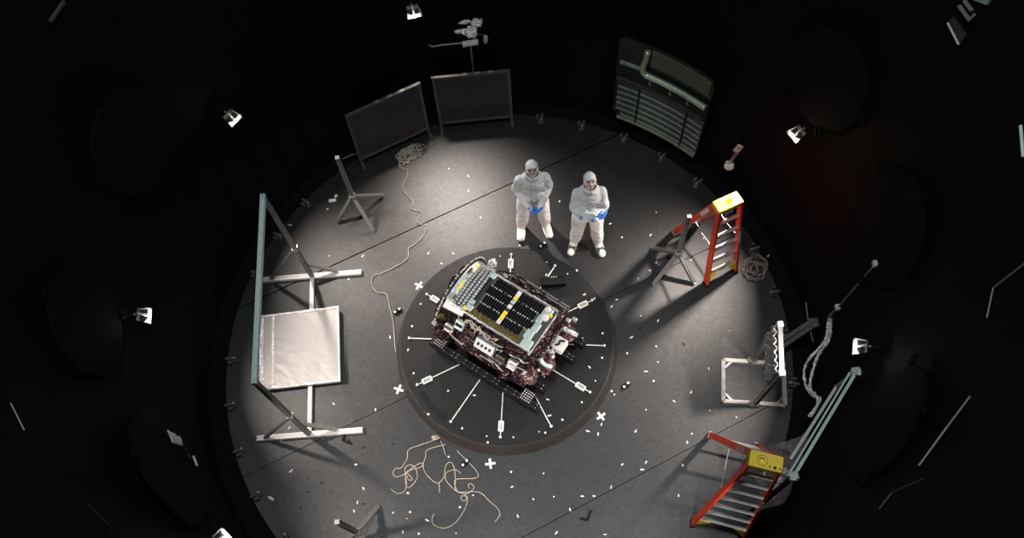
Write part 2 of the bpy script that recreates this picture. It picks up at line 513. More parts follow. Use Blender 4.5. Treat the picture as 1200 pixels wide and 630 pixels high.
# round end: domed drum with flange ring
mb = MB(); k = 48
def circ(X, r, zc=.68, yc=.06, jit=0.0):
    return [L(X + random.uniform(-jit, jit), yc + r * math.cos(a) * (1 + random.uniform(-jit, jit)), max(.402, zc + r * math.sin(a) * .92 * (1 + random.uniform(-jit, jit)))) for a in [j * 2 * PI / k for j in range(k)]]
mb.loft([circ(-.765, .38, jit=.02), circ(-.755, .48, jit=.02), circ(-.71, .505, jit=.015), circ(-.67, .515), circ(-.60, .50), circ(-.40, .48)])
mb.build('end_drum', M_MLI, sc)
mb = MB()
mb.loft([circ(-.715, .53), circ(-.69, .535), circ(-.69, .495), circ(-.715, .495)], closed=True, cap=False)
o = mb.build('flange_ring', M_DARKG, sc)
mb = MB()
for j in range(44):
    a = math.radians(8 + j * 164 / 43)
    if j % 3 == 2: continue
    mb = MB(); mb.box(L(-.705, .06 + .538 * math.cos(a), .68 + .538 * .92 * math.sin(a)), (.018, .018, .022), SR @ Matrix.Rotation(a - PI / 2, 3, 'X'), bev=.003)
    mb.build('flange_bolt', M_ALUW, o)
# slope band and tiles between drum and top deck
def slope(X, Y):     # surface of the transition from drum to deck
    t = (X + .67) / .29; t = max(0, min(1, t))
    zc = .68 + .92 * math.sqrt(max(0, .52 ** 2 - (Y - .06) ** 2))
    zd = TOPZ + .01 - max(0, abs(Y - .06) - .32) * 1.0
    return zc * (1 - t) + zd * t + .012
mb = MB(); rows = []
for i in range(9):
    X = -.67 + .29 * i / 8
    rows.append([L(X, -.30 + .74 * j / 16, slope(X, -.30 + .74 * j / 16)) for j in range(17)])
b0 = len(mb.v)
for r in rows: mb.v += r
for r in rows: mb.v += [p - V((0, 0, .02)) for p in r]
for i in range(8):
    for j in range(16):
        a = i * 17 + j
        mb.f.append((a, a + 1, a + 18, a + 17)); o2 = 153 + a
        mb.f.append((o2 + 17, o2 + 18, o2 + 1, o2))
for j in range(16):
    mb.f.append((j, 153 + j, 154 + j, j + 1)); q = 136 + j; mb.f.append((q + 1, 153 + q + 1, 153 + q, q))
for i in range(8):
    q = i * 17; mb.f.append((q + 17, 153 + q + 17, 153 + q, q)); q += 16; mb.f.append((q, 153 + q, 153 + q + 17, q + 17))
band = mb.build('end_band', M_SILV, sc)
mb = MB(); rows = [[L(X, Y, slope(X, Y) + h) for Y in [-.22 + .04 * j for j in range(16)]] for X, h in [(-.575 + .0225 * q, .005) for q in range(10)]]
mb.loft([r_ + [p - V((0, 0, .004)) for p in reversed(r_)] for r_ in rows]); mb.build('tile_bed', M_DARKG, band)
for row in range(4):
    X = -.55 + row * .05
    mb = MB()
    for j in range(15):
        Y = -.20 + j * .04 + (row % 2) * .012
        z = slope(X, Y)
        mb.box(L(X, Y, z + .008), (.03, .031, .018), SR @ Matrix.Rotation(.08, 3, 'Y'), bev=.006)
    mb.build('tile_row', M_TILE, band)
for X, Y, sx, sy, mt_ in ((-.605, -.0, .028, .13, M_YTAPE), (-.635, .22, .03, .10, M_GOLD), (-.585, -.15, .035, .06, M_GOLD), (-.635, .1, .04, .12, M_CYAN), (-.60, .34, .04, .05, M_YTAPE), (-.40, -.2, .05, .05, M_YTAPE), (-.64, -.16, .06, .1, M_TILE)):
    mb = MB(); mb.box(L(X, Y, slope(X, Y) + .006), (sx, sy, .012), SR); mb.build('tape_patch', mt_, band)

# top deck and arrays
mb = MB(); mb.box(L(.09, .06, TOPZ - .005), (.92, .60, .03), SR, bev=.008); deck = mb.build('top_deck', M_SUBST, sc)
AX, AY = .035, .085
for s in (-1, 1):
    xc = AX + s * .19
    mb = MB(); mb.box(L(xc, AY, TOPZ + .017), (.325, .50, .012), SR)
    panel = mb.build('solar_panel', M_SUBST, sc)
    ncol = 10
    for c in range(ncol):
        x = xc - .325 / 2 + (c + .5) * .325 / ncol
        mb = MB()
        for seg in range(4):
            y0 = AY - .25 + seg * .125 + (.012 if (c + seg) % 2 else .0)
            if s > 0 and c == ncol - 1 and seg in (0, 2): continue
            if s > 0 and c == ncol - 2 and seg == 0: continue
            if s < 0 and c == 0 and seg in (0, 1, 3): continue
            w = .0138
            yy0, yy1 = y0 + .004, y0 + .118
            e = .006
            outl = [(x - w + e, yy0), (x + w - e, yy0), (x + w, yy0 + e), (x + w, yy1 - e), (x + w - e, yy1), (x - w + e, yy1), (x - w, yy1 - e), (x - w, yy0 + e)]
            mb.prism(outl, TOPZ + .0232, TOPZ + .026, lambda p: L(p.x, p.y, p.z))
        mb.build('solar_strip', M_CELL, panel)
        if c < ncol - 1:
            mb = MB()
            for yy in (AY - .125, AY, AY + .125):
                if random.random() < .85: mb.box(L(x + .016, yy + random.uniform(-.004, .004), TOPZ + .027), (.011, .011, .007), SR)
            mb.build('tab_row', M_WHITE, panel)
# divider between the arrays
for y, sy, mt_, nm in ((.29, .08, M_WHITE, 'divider_patch'), (.225, .05, M_YTAPE, 'divider_patch'), (.10, .05, M_WHITE, 'divider_patch'), (.0, .05, M_YTAPE, 'divider_patch'),
                       (-.06, .07, M_YTAPE, 'divider_patch'), (-.125, .06, M_WHITE, 'divider_patch'), (.17, .05, M_CYAN, 'divider_patch')):
    mb = MB(); mb.box(L(AX, y, TOPZ + .02), (.05, sy, .03), SR, bev=.006); mb.build(nm, mt_, deck)
# gold margin, cyan plates, silver edge rails
mb = MB(); mb.box(L(.05, -.20, TOPZ + .014), (.78, .07, .014), SR); mb.build('gold_margin', M_GOLD, deck)
for x, y, sx, sy in ((.45, .27, .11, .14), (.42, .16, .07, .10), (.44, .05, .08, .12), (.42, -.07, .10, .12), (.46, -.18, .13, .12), (-.36, .33, .08, .07), (-.36, -.17, .08, .08), (-.37, -.09, .05, .06)):
    mb = MB(); mb.box(L(x, y, TOPZ + .018), (sx, sy, .026), SR, bev=.006); mb.build('cover_plate', M_CYAN, deck)
mb = MB(); mb.ball(L(.47, .2, TOPZ + .045), .045, 16, 8); mb.build('dome_antenna', M_WHITE, sc)
mb = MB(); mb.ball(L(.44, .31, TOPZ + .03), .035, 14, 8); mb.build('dome_antenna', M_WHITE, sc)
mb = MB(); mb.box(L(.50, .26, TOPZ + .03), (.05, .03, .03), SR); mb.build('yellow_tag', M_YTAPE, sc)
for y, x0, x1, z in ((-.245, -.42, .54, TOPZ + .006), (.365, -.42, .54, TOPZ + .004)):
    mb = MB(); pts = []
    for i in range(24): pts.append(L(x0 + (x1 - x0) * i / 23, y + random.uniform(-.004, .004), z + random.uniform(-.004, .004)))
    mb.tube(pts, .016, 8); mb.build('edge_rail', M_SILV, sc)
# cable harness and boxes on the lower left chamfer
def cham(x, t, lift=.0):      # t 0 at deck edge, 1 at shoulder, 2 at belt
    if t <= 1: y, z = -.26 - .2 * t, TOPZ - .02 - .25 * t
    else: y, z = -.46 - .05 * (t - 1), TOPZ - .27 - .32 * (t - 1)
    return L(x, y - lift * .8, z + lift * .6)
chrot = SR @ Matrix.Rotation(math.radians(50), 3, 'X')
for x, t, sx, sy, sz, mt_ in ((.03, .62, .27, .14, .1, M_TILE), (-.37, .45, .12, .12, .05, M_CYAN), (.26, .75, .13, .1, .09, M_DARKG), (.42, .7, .12, .12, .08, M_SILV), (-.2, .6, .1, .12, .05, M_MLIP), (-.48, .8, .12, .1, .06, M_SILV)):
    mb = MB(); mb.box(cham(x, t, .03), (sx, sy, sz), chrot, bev=.008); bx_ = mb.build('equipment_box', mt_, sc)
    mb = MB()
    for i in range(4): mb.box(cham(x - sx * .3 + i * sx * .2, t - .02, .03 + sz * .55), (.022, .03, .03), chrot, bev=.003)
    mb.build('connectors', random.choice([M_BLACK, M_GOLD, M_ALUW]), bx_)
for i in range(16):
    x0 = random.uniform(-.5, .45); t0 = random.uniform(.15, 1.3); pts = []
    for j in range(6): pts.append(cham(x0 + j * random.uniform(.03, .06), max(.05, t0 + random.uniform(-.15, .15)), .02 + random.uniform(0, .02)))
    mb = MB(); mb.tube(catmull(pts, 4), random.uniform(.004, .009), 6); mb.build('harness', random.choice([M_SILV, M_BLACK, M_MLIP, M_CABLE, M_SILV]), sc)
# right end equipment
mb = MB(); mb.box(L(.60, .03, TOPZ - .1), (.14, .5, .1), SR @ Matrix.Rotation(.35, 3, 'Y'), bev=.02); mb.build('end_blanket', M_MLI, sc)
mb = MB(); mb.tube([L(.545, -.28 + .06 * i + 0, TOPZ - .02 + random.uniform(-.008, .008)) for i in range(11)], .018, 8); mb.build('edge_rail', M_SILV, sc)
mb = MB(); mb.tube([L(.66, -.24 + .05 * i + 0, TOPZ - .12 + random.uniform(-.008, .008)) for i in range(11)], .016, 8); mb.build('edge_rail', M_SILV, sc)
mb = MB(); mb.tube([L(.63, .27, .96), L(.86, .30, .93)], .032, 14); o = mb.build('tube_nozzle', M_SILV, sc)
mb = MB(); mb.tube([L(.62, .27, .96), L(.68, .277, .953)], .037, 14); mb.build('collar', M_MLIP, o)
mb = MB(); mb.box(L(.75, .08, .94), (.14, .16, .12), SR, bev=.01); o = mb.build('white_box', M_WHITE, sc)
mb = MB(); mb.tube(catmull([L(.72, .03, 1.012), L(.75, .06, 1.02), L(.74, .1, 1.02), L(.79, .13, 1.012)], 4), .012, 8); mb.build('hose', M_BLACK, o)
mb = MB(); mb.box(L(.72, -.03, .93), (.03, .1, .12), SR, bev=.004); mb.box(L(.68, -.06, .95), (.16, .03, .1), SR, bev=.004); mb.build('bracket', M_ALU, sc)
mb = MB(); mb.tube(catmull([L(.62, -.12, .98), L(.66, -.19, .93), L(.72, -.20, .88), L(.80, -.17, .84)], 5), .026, 12); mb.build('bent_pipe', M_CYAN, sc)
for i in range(12):
    p = V((random.uniform(.58, .78), random.uniform(-.45, .35), random.uniform(.62, 1.0)))
    mb = MB(); s_ = random.uniform(.03, .07)
    mb.box(L(*p), (s_, s_ * random.uniform(.6, 1.4), s_ * .8), SR @ Euler((random.random(), random.random(), random.random())).to_matrix(), bev=.004)
    mb.build('fitting', random.choice([M_ALU, M_DARKG, M_MLIP, M_WHITE, M_BLACK, M_SILV]), sc)
# crumpled pink film corner
def crumple(c, r, mt_, name, parent, n=10, squash=(1, 1, 1), j=.25, origin=None):
    mb = MB(); rings = []
    for i in range(n + 1):
        a = -PI / 2 + PI * (i + .03 * (i == 0) - .03 * (i == n)) / n
        rings.append([V(c) + V((squash[0] * math.cos(a) * math.cos(b), squash[1] * math.cos(a) * math.sin(b), squash[2] * math.sin(a))) * r * random.uniform(1 - j, 1 + j) for b in [q * 2 * PI / 14 for q in range(14)]])
    mb.loft(rings); return mb.build(name, mt_, parent, origin=origin)
crumple(L(.60, -.38, .76), .1, M_MLIP, 'film_wad', sc, 12, (1, .9, 1.2), .45)
crumple(L(.40, -.46, .68), .09, M_MLI, 'film_wad', sc, 8, (1.6, .8, 1))
crumple(L(-.55, -.42, .72), .14, M_MLI, 'film_wad', sc, 8, (1.3, .8, 1.2))
crumple(L(.68, .32, .72), .11, M_MLIP, 'film_wad', sc, 8)
crumple(L(.68, -.12, .64), .09, M_MLIP, 'film_wad', sc, 10, (1, 1.4, .8), .4)
crumple(L(-.66, -.36, .9), .06, M_GOLD, 'film_wad', sc, 6)
crumple(L(-.52, .52, .98), .06, M_FOIL, 'film_wad', sc, 6)
# handrails along the far side
for y, z in ((.52, .98), (.60, .86)):
    mb = MB(); mb.tube([L(-.22, y, z), L(.56, y - .02, z)], .011, 8)
    for x in (-.22, .05, .3, .56): mb.tube([L(x, y, z), L(x, y - .1, z - .06)], .009, 6)
    mb.build('handrail', M_ALUD, sc)
for i in range(7):
    pts = []; x = random.uniform(-.45, -.2)
    for j in range(7): pts.append(L(x + j * .12, .50 + random.uniform(-.03, .08), .92 + random.uniform(-.06, .1)))
    mb = MB(); mb.tube(catmull(pts, 4), random.uniform(.006, .012), 6); mb.build('harness', random.choice([M_BLACK, M_BLACK, M_MLIP, M_DARKG]), sc)
for x, y in ((-.3, .48), (.66, .4), (.72, .45), (-.66, -.5)):
    mb = MB(); mb.box(L(x, y, .93), (.06, .05, .06), SR, bev=.006); mb.build('fitting', M_ALU, sc)

# ------------------------------------------------------------------ flood lamps
def flood(ang, label, power=1.0):
    a = math.radians(ang); z = 2.19
    base = V((3.86 * math.cos(a), 3.86 * math.sin(a), z))
    root = thing('flood_lamp', label, 'lamp', base, a, 'flood lamps around the wall')
    M4 = ROOTM[root.name]
    P = lambda x, y, zz: M4 @ V((x * .76, y * .76, zz * .76))       # x outward, y along wall
    sg = 1 if math.cos(a) < 0 else -1          # reflector is white only where lit; its bright corner lies on this side
    mb = MB()
    mb.hexa([P(-.105, -.12, -.095), P(-.105, .12, -.095), P(.04, .09, -.035), P(.04, -.09, -.035), P(-.11, -.12, -.088), P(-.11, .12, -.088), P(.035, .09, -.028), P(.035, -.09, -.028)])
    mb.build('housing', M_BLACK, root)
    mb = MB()
    mb.loft([[P(-.112, -.12 * sg, -.088 + h), P(-.112, .125 * sg, -.088 + h), P(-.02, .108 * sg, -.048 + h), P(-.075, .03 * sg, -.072 + h), P(-.09, -.05 * sg, -.079 + h)] for h in (.002, .006)])
    mb.build('front_lip', M_LAMPW, root)
    for s in (-1, 1):
        mb = MB(); y = s * .12
        mb.hexa([P(-.11, y, -.09), P(.035, s * .092, -.03), P(.035, s * .092 + s * .006, -.03), P(-.11, y + s * .006, -.09),
                 P(-.098, y, -.06), P(.038, s * .092, .01), P(.038, s * .092 + s * .006, .01), P(-.098, y + s * .006, -.06)])
        mb.build('side_flap', M_ALUD if s == -sg else M_BLACK, root)
    mb = MB(); mb.hexa([P(.03, -.1, -.03), P(.03, .1, -.03), P(.05, .1, -.03), P(.05, -.1, -.03), P(.04, -.1, .06), P(.04, .1, .06), P(.06, .1, .06), P(.06, -.1, .06)])
    mb.build('back_plate', M_BLACK, root)
    mb = MB(); mb.tube([P(-.085, -.09, -.062), P(-.085, .09, -.062)], .008, 10); mb.build('lamp_tube', M_BULB, root)
    mb = MB(); mb.tube([P(-.06, 0, -.05), P(.01, 0, .04), P(.09, 0, .03)], .012, 8); mb.build('yoke', M_ALUW, root)
    mb = MB(); mb.bar(P(.05, 0, .02), P(.22, 0, .02), .03, .03); mb.build('wall_arm', M_BLACK, root)
    ld = bpy.data.lights.new('flood_light', 'AREA'); ld.shape = 'RECTANGLE'; ld.size = .12; ld.size_y = .07
    ld.energy = LAMP_W * power; ld.color = (1.0, .88, .80); ld.spread = math.radians(LAMP_SPREAD)
    lo = bpy.data.objects.new('flood_light', ld); C.objects.link(lo)
    pos = P(-.19, 0, -.08); tgt = V((math.cos(a) * 1.35, math.sin(a) * 1.35, 0))
    lo.matrix_world = Matrix.Translation(pos) @ (tgt - pos).to_track_quat('-Z', 'Y').to_matrix().to_4x4()
LAMP_W, LAMP_SPREAD = 36, 82
for ang, lab, pw in ((102, 'lit flood lamp on the back wall above the mesh screens', 1.3), (141.8, 'lit flood lamp on the upper left wall', .75),
                     (181.9, 'lit flood lamp on the left wall beside the tall teal-railed stand', .85), (222, 'lit flood lamp on the lower left wall at the bottom edge', .75),
                     (22.2, 'lit flood lamp on the right wall above the nearby ladder with the yellow top', 1.5), (-18.1, 'lit flood lamp on the right wall beside the teal rails', .9),
                     (262, 'lit flood lamp on the near wall nearest the bottom stand', .75), (302, 'lit flood lamp on the near wall below the lower ladder', .55)):
    flood(ang, lab, pw)

# cool dim light from the open chamber head
ld = bpy.data.lights.new('head_light', 'AREA'); ld.shape = 'DISK'; ld.size = 2.6; ld.energy = 680; ld.color = (.85, .94, 1.0)
lo = bpy.data.objects.new('head_light', ld); C.objects.link(lo); lo.location = (0, -.9, 13.8)

# ------------------------------------------------------------------ framed mesh screens at the back
def screen(bl, br, h, label):
    bl, br = V(bl), V(br); t = (br - bl).normalized(); nn = V((-t.y, t.x, 0))
    if nn.dot(bl) < 0: nn = -nn
    w = (br - bl).length
    o = thing('mesh_screen', label, 'screen', (bl + br) / 2, 0, 'framed screens at the back of the floor')
    up = V((0, 0, 1))
    g = .036
    mb = MB()
    mb.bar(bl + up * 0, bl + up * h, g, g); mb.bar(br, br + up * h, g, g)
    mb.bar(bl + up * (h - g / 2), br + up * (h - g / 2), g, g); mb.bar(bl + up * .16, br + up * .16, g, g); 
    mb.build('frame', M_FRAMEDK, o)
    R = Matrix((t, nn, up)).transposed()
    mb = MB(); mb.box((bl + br) / 2 + up * (h / 2 + .08), (w - g, .012, h - .2), R); mb.build('screen_sheet', M_MESH, o)
    for p in (bl, br):
        mb = MB(); mb.bar(p + up * .02 - nn * .1, p + up * .02 + nn * .12, g, .035); mb.build('foot_bar', M_FRAMEDK, o)
    for i in range(3):
        mb = MB(); mb.box(bl.lerp(br, .42 + i * .17) + up * (h + .002), (.07, .038, .006), R); mb.build('tape_strip', M_ALUD, o)
screen(at(425, 193) , at(503, 157), 1.2, 'dark framed screen standing at the back left of the floor beside the cable coil')
screen(at(518, 151), at(600, 143), 1.2, 'dark framed screen standing at the back of the floor in front of the foil instrument')

# ------------------------------------------------------------------ back right curved panel: what shows in it is shaped as solid bars
def relief_panel():
    a0, a1 = math.radians(62.0), math.radians(41.2)
    z0, z1, r0, slopeR = .27, 1.87, 3.755, .045
    root = thing('curved_panel', 'curved green-tinted panel of raised bars and slats standing at the back right wall', 'panel', (r0 * math.cos(.9), r0 * math.sin(.9), z0))
    def S(u, v, d=0):         # u 0..1 along, v 0..1 up, d toward the chamber axis
        a = a0 + (a1 - a0) * u; r = r0 + slopeR * v - d
        return V((r * math.cos(a), r * math.sin(a), z0 + (z1 - z0) * v))
    W = r0 * abs(a1 - a0); H = z1 - z0
    def patch(outline, d0, d1, name, mt_, parent):
        mb = MB(); mb.loft([[S(u, v, d) for u, v in outline] for d in (d0, d1)]); return mb.build(name, mt_, parent)
    def strip(u0, v0, u1, v1, d0, d1, name=None, mt_=None, parent=None, mb=None, n=14):
        own = mb is None
        mb = mb or MB()
        mb.loft([[S(u0 + (u1 - u0) * i / n, v, d) for v, d in ((v0, d0), (v1, d0), (v1, d1), (v0, d1))] for i in range(n + 1)])
        return mb.build(name, mt_, parent) if own else mb
    # back sheet with rounded corners, built as columns
    mb = MB(); n = 40; rings = []
    for i in range(n + 1):
        u = i / n; x = u * W; rc = .11
        cut = 0
        for xe in (x, W - x):
            if xe < rc: cut = max(cut, rc - math.sqrt(max(0, rc * rc - (rc - xe) ** 2)))
        c = cut / H
        rings.append([S(u, c, 0), S(u, 1 - c, 0), S(u, 1 - c, .02), S(u, c, .02)])
    mb.loft(rings); sheet = mb.build('back_sheet', M_GRN, root)
    # lower field as raised rails, posts and slats
    gz0, gz1 = .03, .47
    mb = MB()
    for r in range(7):
        v = gz0 + (gz1 - gz0) * r / 6
        strip(.035 if r else .1, v - .005, .985, v + .005, .02, .036, mb=mb)
    relief = mb.build('relief_rails', M_GRNG, root)
    mb = MB(); nsl = 52
    for i in range(nsl):
        u = .04 + .94 * i / (nsl - 1)
        lo = gz0 + (.06 if u < .08 else 0)
        mb.loft([[S(u + du, v, d) for du, d in ((-.0042, .02), (.0042, .02), (.0042, .03), (-.0042, .03))] for v in (lo, gz1)])
    mb.build('relief_slats', mat('dark_green_slat', (.15, .18, .155), .45, .4, noise=.2, scale=15), relief)
    for u in (.27, .8):
        mb = MB(); mb.loft([[S(u + du, v, d) for du, d in ((-.008, .02), (.008, .02), (.008, .06), (-.008, .06))] for v in (gz0, gz1)]); mb.build('relief_post', M_GRN, relief)
    strip(.02, .49, .98, .515, .02, .06, 'middle_rail', M_DARKG, root)
    # tubular bar with an elbow at the left
    pts = [S(.30, .97, .07), S(.29, .86, .07), S(.275, .76, .08), S(.31, .71, .085)] + [S(.36 + .63 * i / 10, .705, .085) for i in range(11)]
    mb = MB(); mb.tube(catmull(pts, 3), .042, 12); bar = mb.build('tube_bar', M_GRNL, root, smooth=True)
    # upper field as a raised lattice
    mb = MB()
    for i in range(40):
        u = .34 + .62 * i / 39
        mb.loft([[S(u + du, v, d) for du, d in ((-.0022, .02), (.0022, .02), (.0022, .032), (-.0022, .032))] for v in (.80, .965)])
    for r in range(9):
        v = .80 + .165 * r / 8; strip(.335, v - .003, .965, v + .003, .02, .034, mb=mb)
    mb.build('relief_lattice', mat('olive_mesh', (.11, .135, .085), .45, .4, noise=.2, scale=15), root)
    for u in (.36, .58, .78):
        mb = MB(); mb.tube([S(u, .64, .03), S(u, .60, .06), S(u + .015, .575, .05)], .012, 8); mb.build('hook', M_GRNG, root)
    strip(.03, .69, .25, .72, .02, .04, 'ledge', M_GRNG, root)
    # bottom lip and supports
    strip(.06, -.02, .98, .0, -.01, .05, 'bottom_lip', M_GRNL, root)
    for u in (.12, .88):
        p = S(u, 0, -.02); mb = MB(); mb.bar(p, V((p.x, p.y, -.06)), .04, .04); mb.build('support_leg', M_BLACK, root)
relief_panel()

# ------------------------------------------------------------------ left stand with teal top rail
def left_stand():
    o = thing('rail_stand', 'tall grey extrusion stand with a long teal top rail at the left', 'stand', (-2.53, .16, 0))
    g = .05
    yA, yB = 1.255, -.935
    bars = [(V((-3.18, yA + .006, .028)), V((-1.865, yA - .006, .028))), (V((-3.18, yB + .004, .028)), V((-1.865, yB - .004, .028)))]
    for p, q in bars:
        mb = MB(); mb.bar(p, q, g + .015, g); mb.build('base_bar', M_ALUW, o)
    mb = MB(); mb.bar((-2.525, yA, .028), (-2.525, yB, .028), g, g); mb.build('cross_bar', M_ALUW, o)
    tops = []
    for y, tp in ((yA, at(308.5, 231, 2.06)), (yB, at(298.5, 447, 2.06))):
        b = V((-2.53, y, .05)); tops.append(tp)
        mb = MB(); mb.bar(b, tp, g, g, up=(1, 0, 0)); mb.build('post', M_ALUD, o)
        for f, x, zz in ((.38, -3.08, .05),):
            mb = MB(); mb.bar(b.lerp(tp, f), V((x, y, zz)), .035, .035, up=(0, 1, 0)); mb.build('brace', M_ALUD, o)
        mb = MB(); mb.bar(V((-2.53, y + .05, .30)), V((-2.18, y + .02, .07)), .04, .04, up=(0, 1, 0)); mb.build('short_brace', M_ALUD, o)
        mb = MB(); mb.box(b.lerp(tp, .38), (.07, .07, .05)); mb.box(tp, (.06, .06, .06)); mb.build('joint_block', M_ALU, o)
    mb = MB(); mb.bar(tops[0] + V((0, .03, 0)), tops[1] - V((0, .03, 0)), .055, .07); mb.build('top_rail', M_TEAL, o)
left_stand()

# white foil sheet lying on the stand's cross bar
cs = [at(304.5, 370, .1), at(397, 358.5, .1), at(399, 446.5, .1), at(304, 457.5, .1)]
sh = thing('flat_sheet', 'square white foil covered panel lying flat under the teal rail', 'panel', (sum((c.x for c in cs)) / 4, sum((c.y for c in cs)) / 4, .055))
def bil(u, v, z): 
    p = cs[0].lerp(cs[1], u).lerp(cs[3].lerp(cs[2], u), v); return V((p.x, p.y, z))
mb = MB(); n = 16
tops = [[bil(i / n, j / n, .1 + random.uniform(-.002, .002)) for i in range(n + 1)] for j in range(n + 1)]
b = 0
for r in tops: mb.v += r
for r in tops: mb.v += [V((p.x, p.y, .055)) for p in r]
K = (n + 1) ** 2
for j in range(n):
    for i in range(n):
        a = j * (n + 1) + i
        mb.f.append((a, a + 1, a + n + 2, a + n + 1)); mb.f.append((K + a, K + a + n + 1, K + a + n + 2, K + a + 1))
for i in range(n):
    a = i; mb.f.append((a + 1, a, K + a, K + a + 1)); a = n * (n + 1) + i; mb.f.append((a, a + 1, K + a + 1, K + a))
    a = i * (n + 1); mb.f.append((a, a + n + 1, K + a + n + 1, K + a)); a = i * (n + 1) + n; mb.f.append((a + n + 1, a, K + a, K + a + n + 1))
mb.build('sheet', M_SHEET, sh)
def edge_strip(u0, v0, u1, v1, name, mt_):
    mb = MB(); k = 22
    du, dv = (u1 - u0), (v1 - v0)
    alongv = abs(dv) > abs(du)
    for i in range(k):
        if alongv:
            q = [bil(u0, v0 + dv * i / k, .101), bil(u1, v0 + dv * i / k, .101), bil(u1, v0 + dv * (i + 1) / k, .101), bil(u0, v0 + dv * (i + 1) / k, .101)]
        else:
            q = [bil(u0 + du * i / k, v0, .101), bil(u0 + du * (i + 1) / k, v0, .101), bil(u0 + du * (i + 1) / k, v1, .101), bil(u0 + du * i / k, v1, .101)]
        h = random.uniform(.002, .012)
        mb.hexa(q + [p + V((0, 0, h)) for p in q])
    mb.build(name, mt_, sh)
edge_strip(0.0, 0, .05, 1, 'foil_tape', M_FOIL); edge_strip(.155, .0, .185, 1, 'foil_tape', M_FOIL); edge_strip(.05, 0, 1, .025, 'foil_tape', M_FOIL)
edge_strip(.05, .975, 1, 1, 'foil_tape', M_FOIL); edge_strip(.975, .025, 1, .975, 'foil_tape', M_CYAN)
mb = MB()
for u in (.1, .9): mb.bar(bil(u, .04, .0275), bil(u, .96, .0275), .05, .055)
mb.build('bearer_bars', M_ALUD, sh)

# ------------------------------------------------------------------ three tripod stands
def tripod(hub, feet, top, label, third=None):
    hub = V(hub); o = thing('tripod_stand', label, 'stand', (hub.x, hub.y, 0), 0, 'grey tripod stands')
    for f in feet:
        f = V(f); mb = MB(); e = f + V((0, 0, .03)); mb.bar(hub, e, .045, .045); lg = mb.build('leg', M_ALUD, o)
        mb = MB(); mb.cyl((f.x, f.y, 0.001), .022, .03, 12); mb.build('foot_pad', M_ALU, lg)
    mb = MB(); mb.bar(hub - V((0, 0, .05)), top, .05, .05, up=(1, 0, 0)); mb.build('pole', M_ALUD, o)
    mb = MB(); mb.box(hub, (.085, .085, .09), bev=.01); mb.build('hub_block', M_ALUD, o)
    mb = MB(); mb.box(V(top) + V((0, 0, .01)), (.054, .054, .02), bev=.004); mb.build('pole_cap', M_ALUD, o)
tripod(at(413, 230, .45), [at(396, 261), at(437.5, 271), at(449, 230)], at(395.5, 185, 1.38), 'grey tripod stand near the dark screen at the back left of the floor')
tripod(at(794.6, 296.5, .4), [at(766, 333.5), at(813, 332), at(765, 291.5)], at(807.5, 254, 1.35), 'grey tripod stand in front of the red ladder in the upper right')
hb = at(419, 623, .42)
tripod(hb, [at(443, 595), V((hb.x - .4, hb.y - .12, 0)), V((hb.x + .25, hb.y - .33, 0))], at(395.5, 611.5, 1.35), 'grey tripod stand at the bottom edge below the tall teal-railed stand')

# ------------------------------------------------------------------ pale rectangular floor frame with foil panel
def rect_frame():
    c = [at(847, 422.5), at(917.5, 427), at(919.5, 475.5), at(847, 470.5)]
    o = thing('frame_stand', 'pale rectangular floor frame with a raised foil panel at the right', 'stand', (c[0] + c[2]) / 2)
    up = V((0, 0, .024)); g = .045
    for i in range(4):
        p, q = c[i] + up, c[(i + 1) % 4] + up
        mb = MB(); mb.bar(p, q, g, g); mb.build('base_bar', M_ALUW, o)
    cen = (c[0] + c[2]) / 2
    for i in range(4):
        p = c[i] + up; a = (c[(i + 1) % 4] - c[i]).normalized(); b = (c[(i - 1) % 4] - c[i]).normalized()
        mb = MB(); mb.bar(p + a * .12, p + b * .12, .03, .03, groove=False); mb.build('gusset', M_ALU, o)
    t1, t2 = at(914, 380, 1.28), at(916, 437, 1.28)
    b1, b2 = at(881, 423) + up, at(883, 474.5) + up
    for b, t in ((b1, t1), (b2, t2)):
        mb = MB(); mb.bar(b, t, .05, .05, up=(1, 0, 0)); mb.build('post', M_ALUD, o)
        mb = MB(); mb.box(b + V((0, 0, .02)), (.12, .08, .07), bev=.01); mb.build('post_shoe', M_ALUD, o)
        mb = MB(); mb.box(t, (.07, .07, .07), bev=.008); mb.build('post_cap', M_ALUW, o)
    mb = MB(); mb.bar(t1, t2, .05, .05); mb.build('top_rail', M_ALU, o)
    # foil panel between the posts, hanging from the top rail
    mb = MB(); rows = []
    m1, m2 = b1.lerp(t1, .64), b2.lerp(t2, .64)
    nx = (t1 - t2).cross(t1 - b1).normalized()
    if nx.x > 0: nx = -nx
    for i in range(9):
        row = []
        for j in range(13):
            p = m1.lerp(m2, j / 12).lerp(t1.lerp(t2, j / 12), i / 8)
            row.append(p + nx * (.05 + .018 * (1 if (j + i // 2) % 2 else -1) + random.uniform(-.006, .006)))
        rows.append(row)
    rings = [r + [p + nx * .012 for p in reversed(r)] for r in rows]
    mb.loft(rings); mb.build('foil_panel', mat('dull_ridged_foil', (.3, .3, .3), .35, .8, noise=.3, scale=20, bump=.4, bscale=30), o)
rect_frame()
pa, pb_ = at(898, 415, .10), at(956, 376.5, .42)
o = thing('channel_beam', 'grey double channel beam leaning from the floor to the right wall', 'beam', (pa.x, pa.y, 0))
d_ = (pb_ - pa).normalized(); s_ = d_.cross(V((0, 0, 1))).normalized()
for k in (-1, 1):
    mb = MB(); mb.bar(pa + s_ * .035 * k, pb_ + s_ * .03 * k, .05, .06); mb.build('channel', M_FRAMEDK, o)
mb = MB(); mb.bar(pa.lerp(pb_, .5) - V((0, 0, .04)), V((pa.lerp(pb_, .5).x, pa.lerp(pb_, .5).y, 0)), .05, .05); mb.build('support_post', M_BLACK, o)
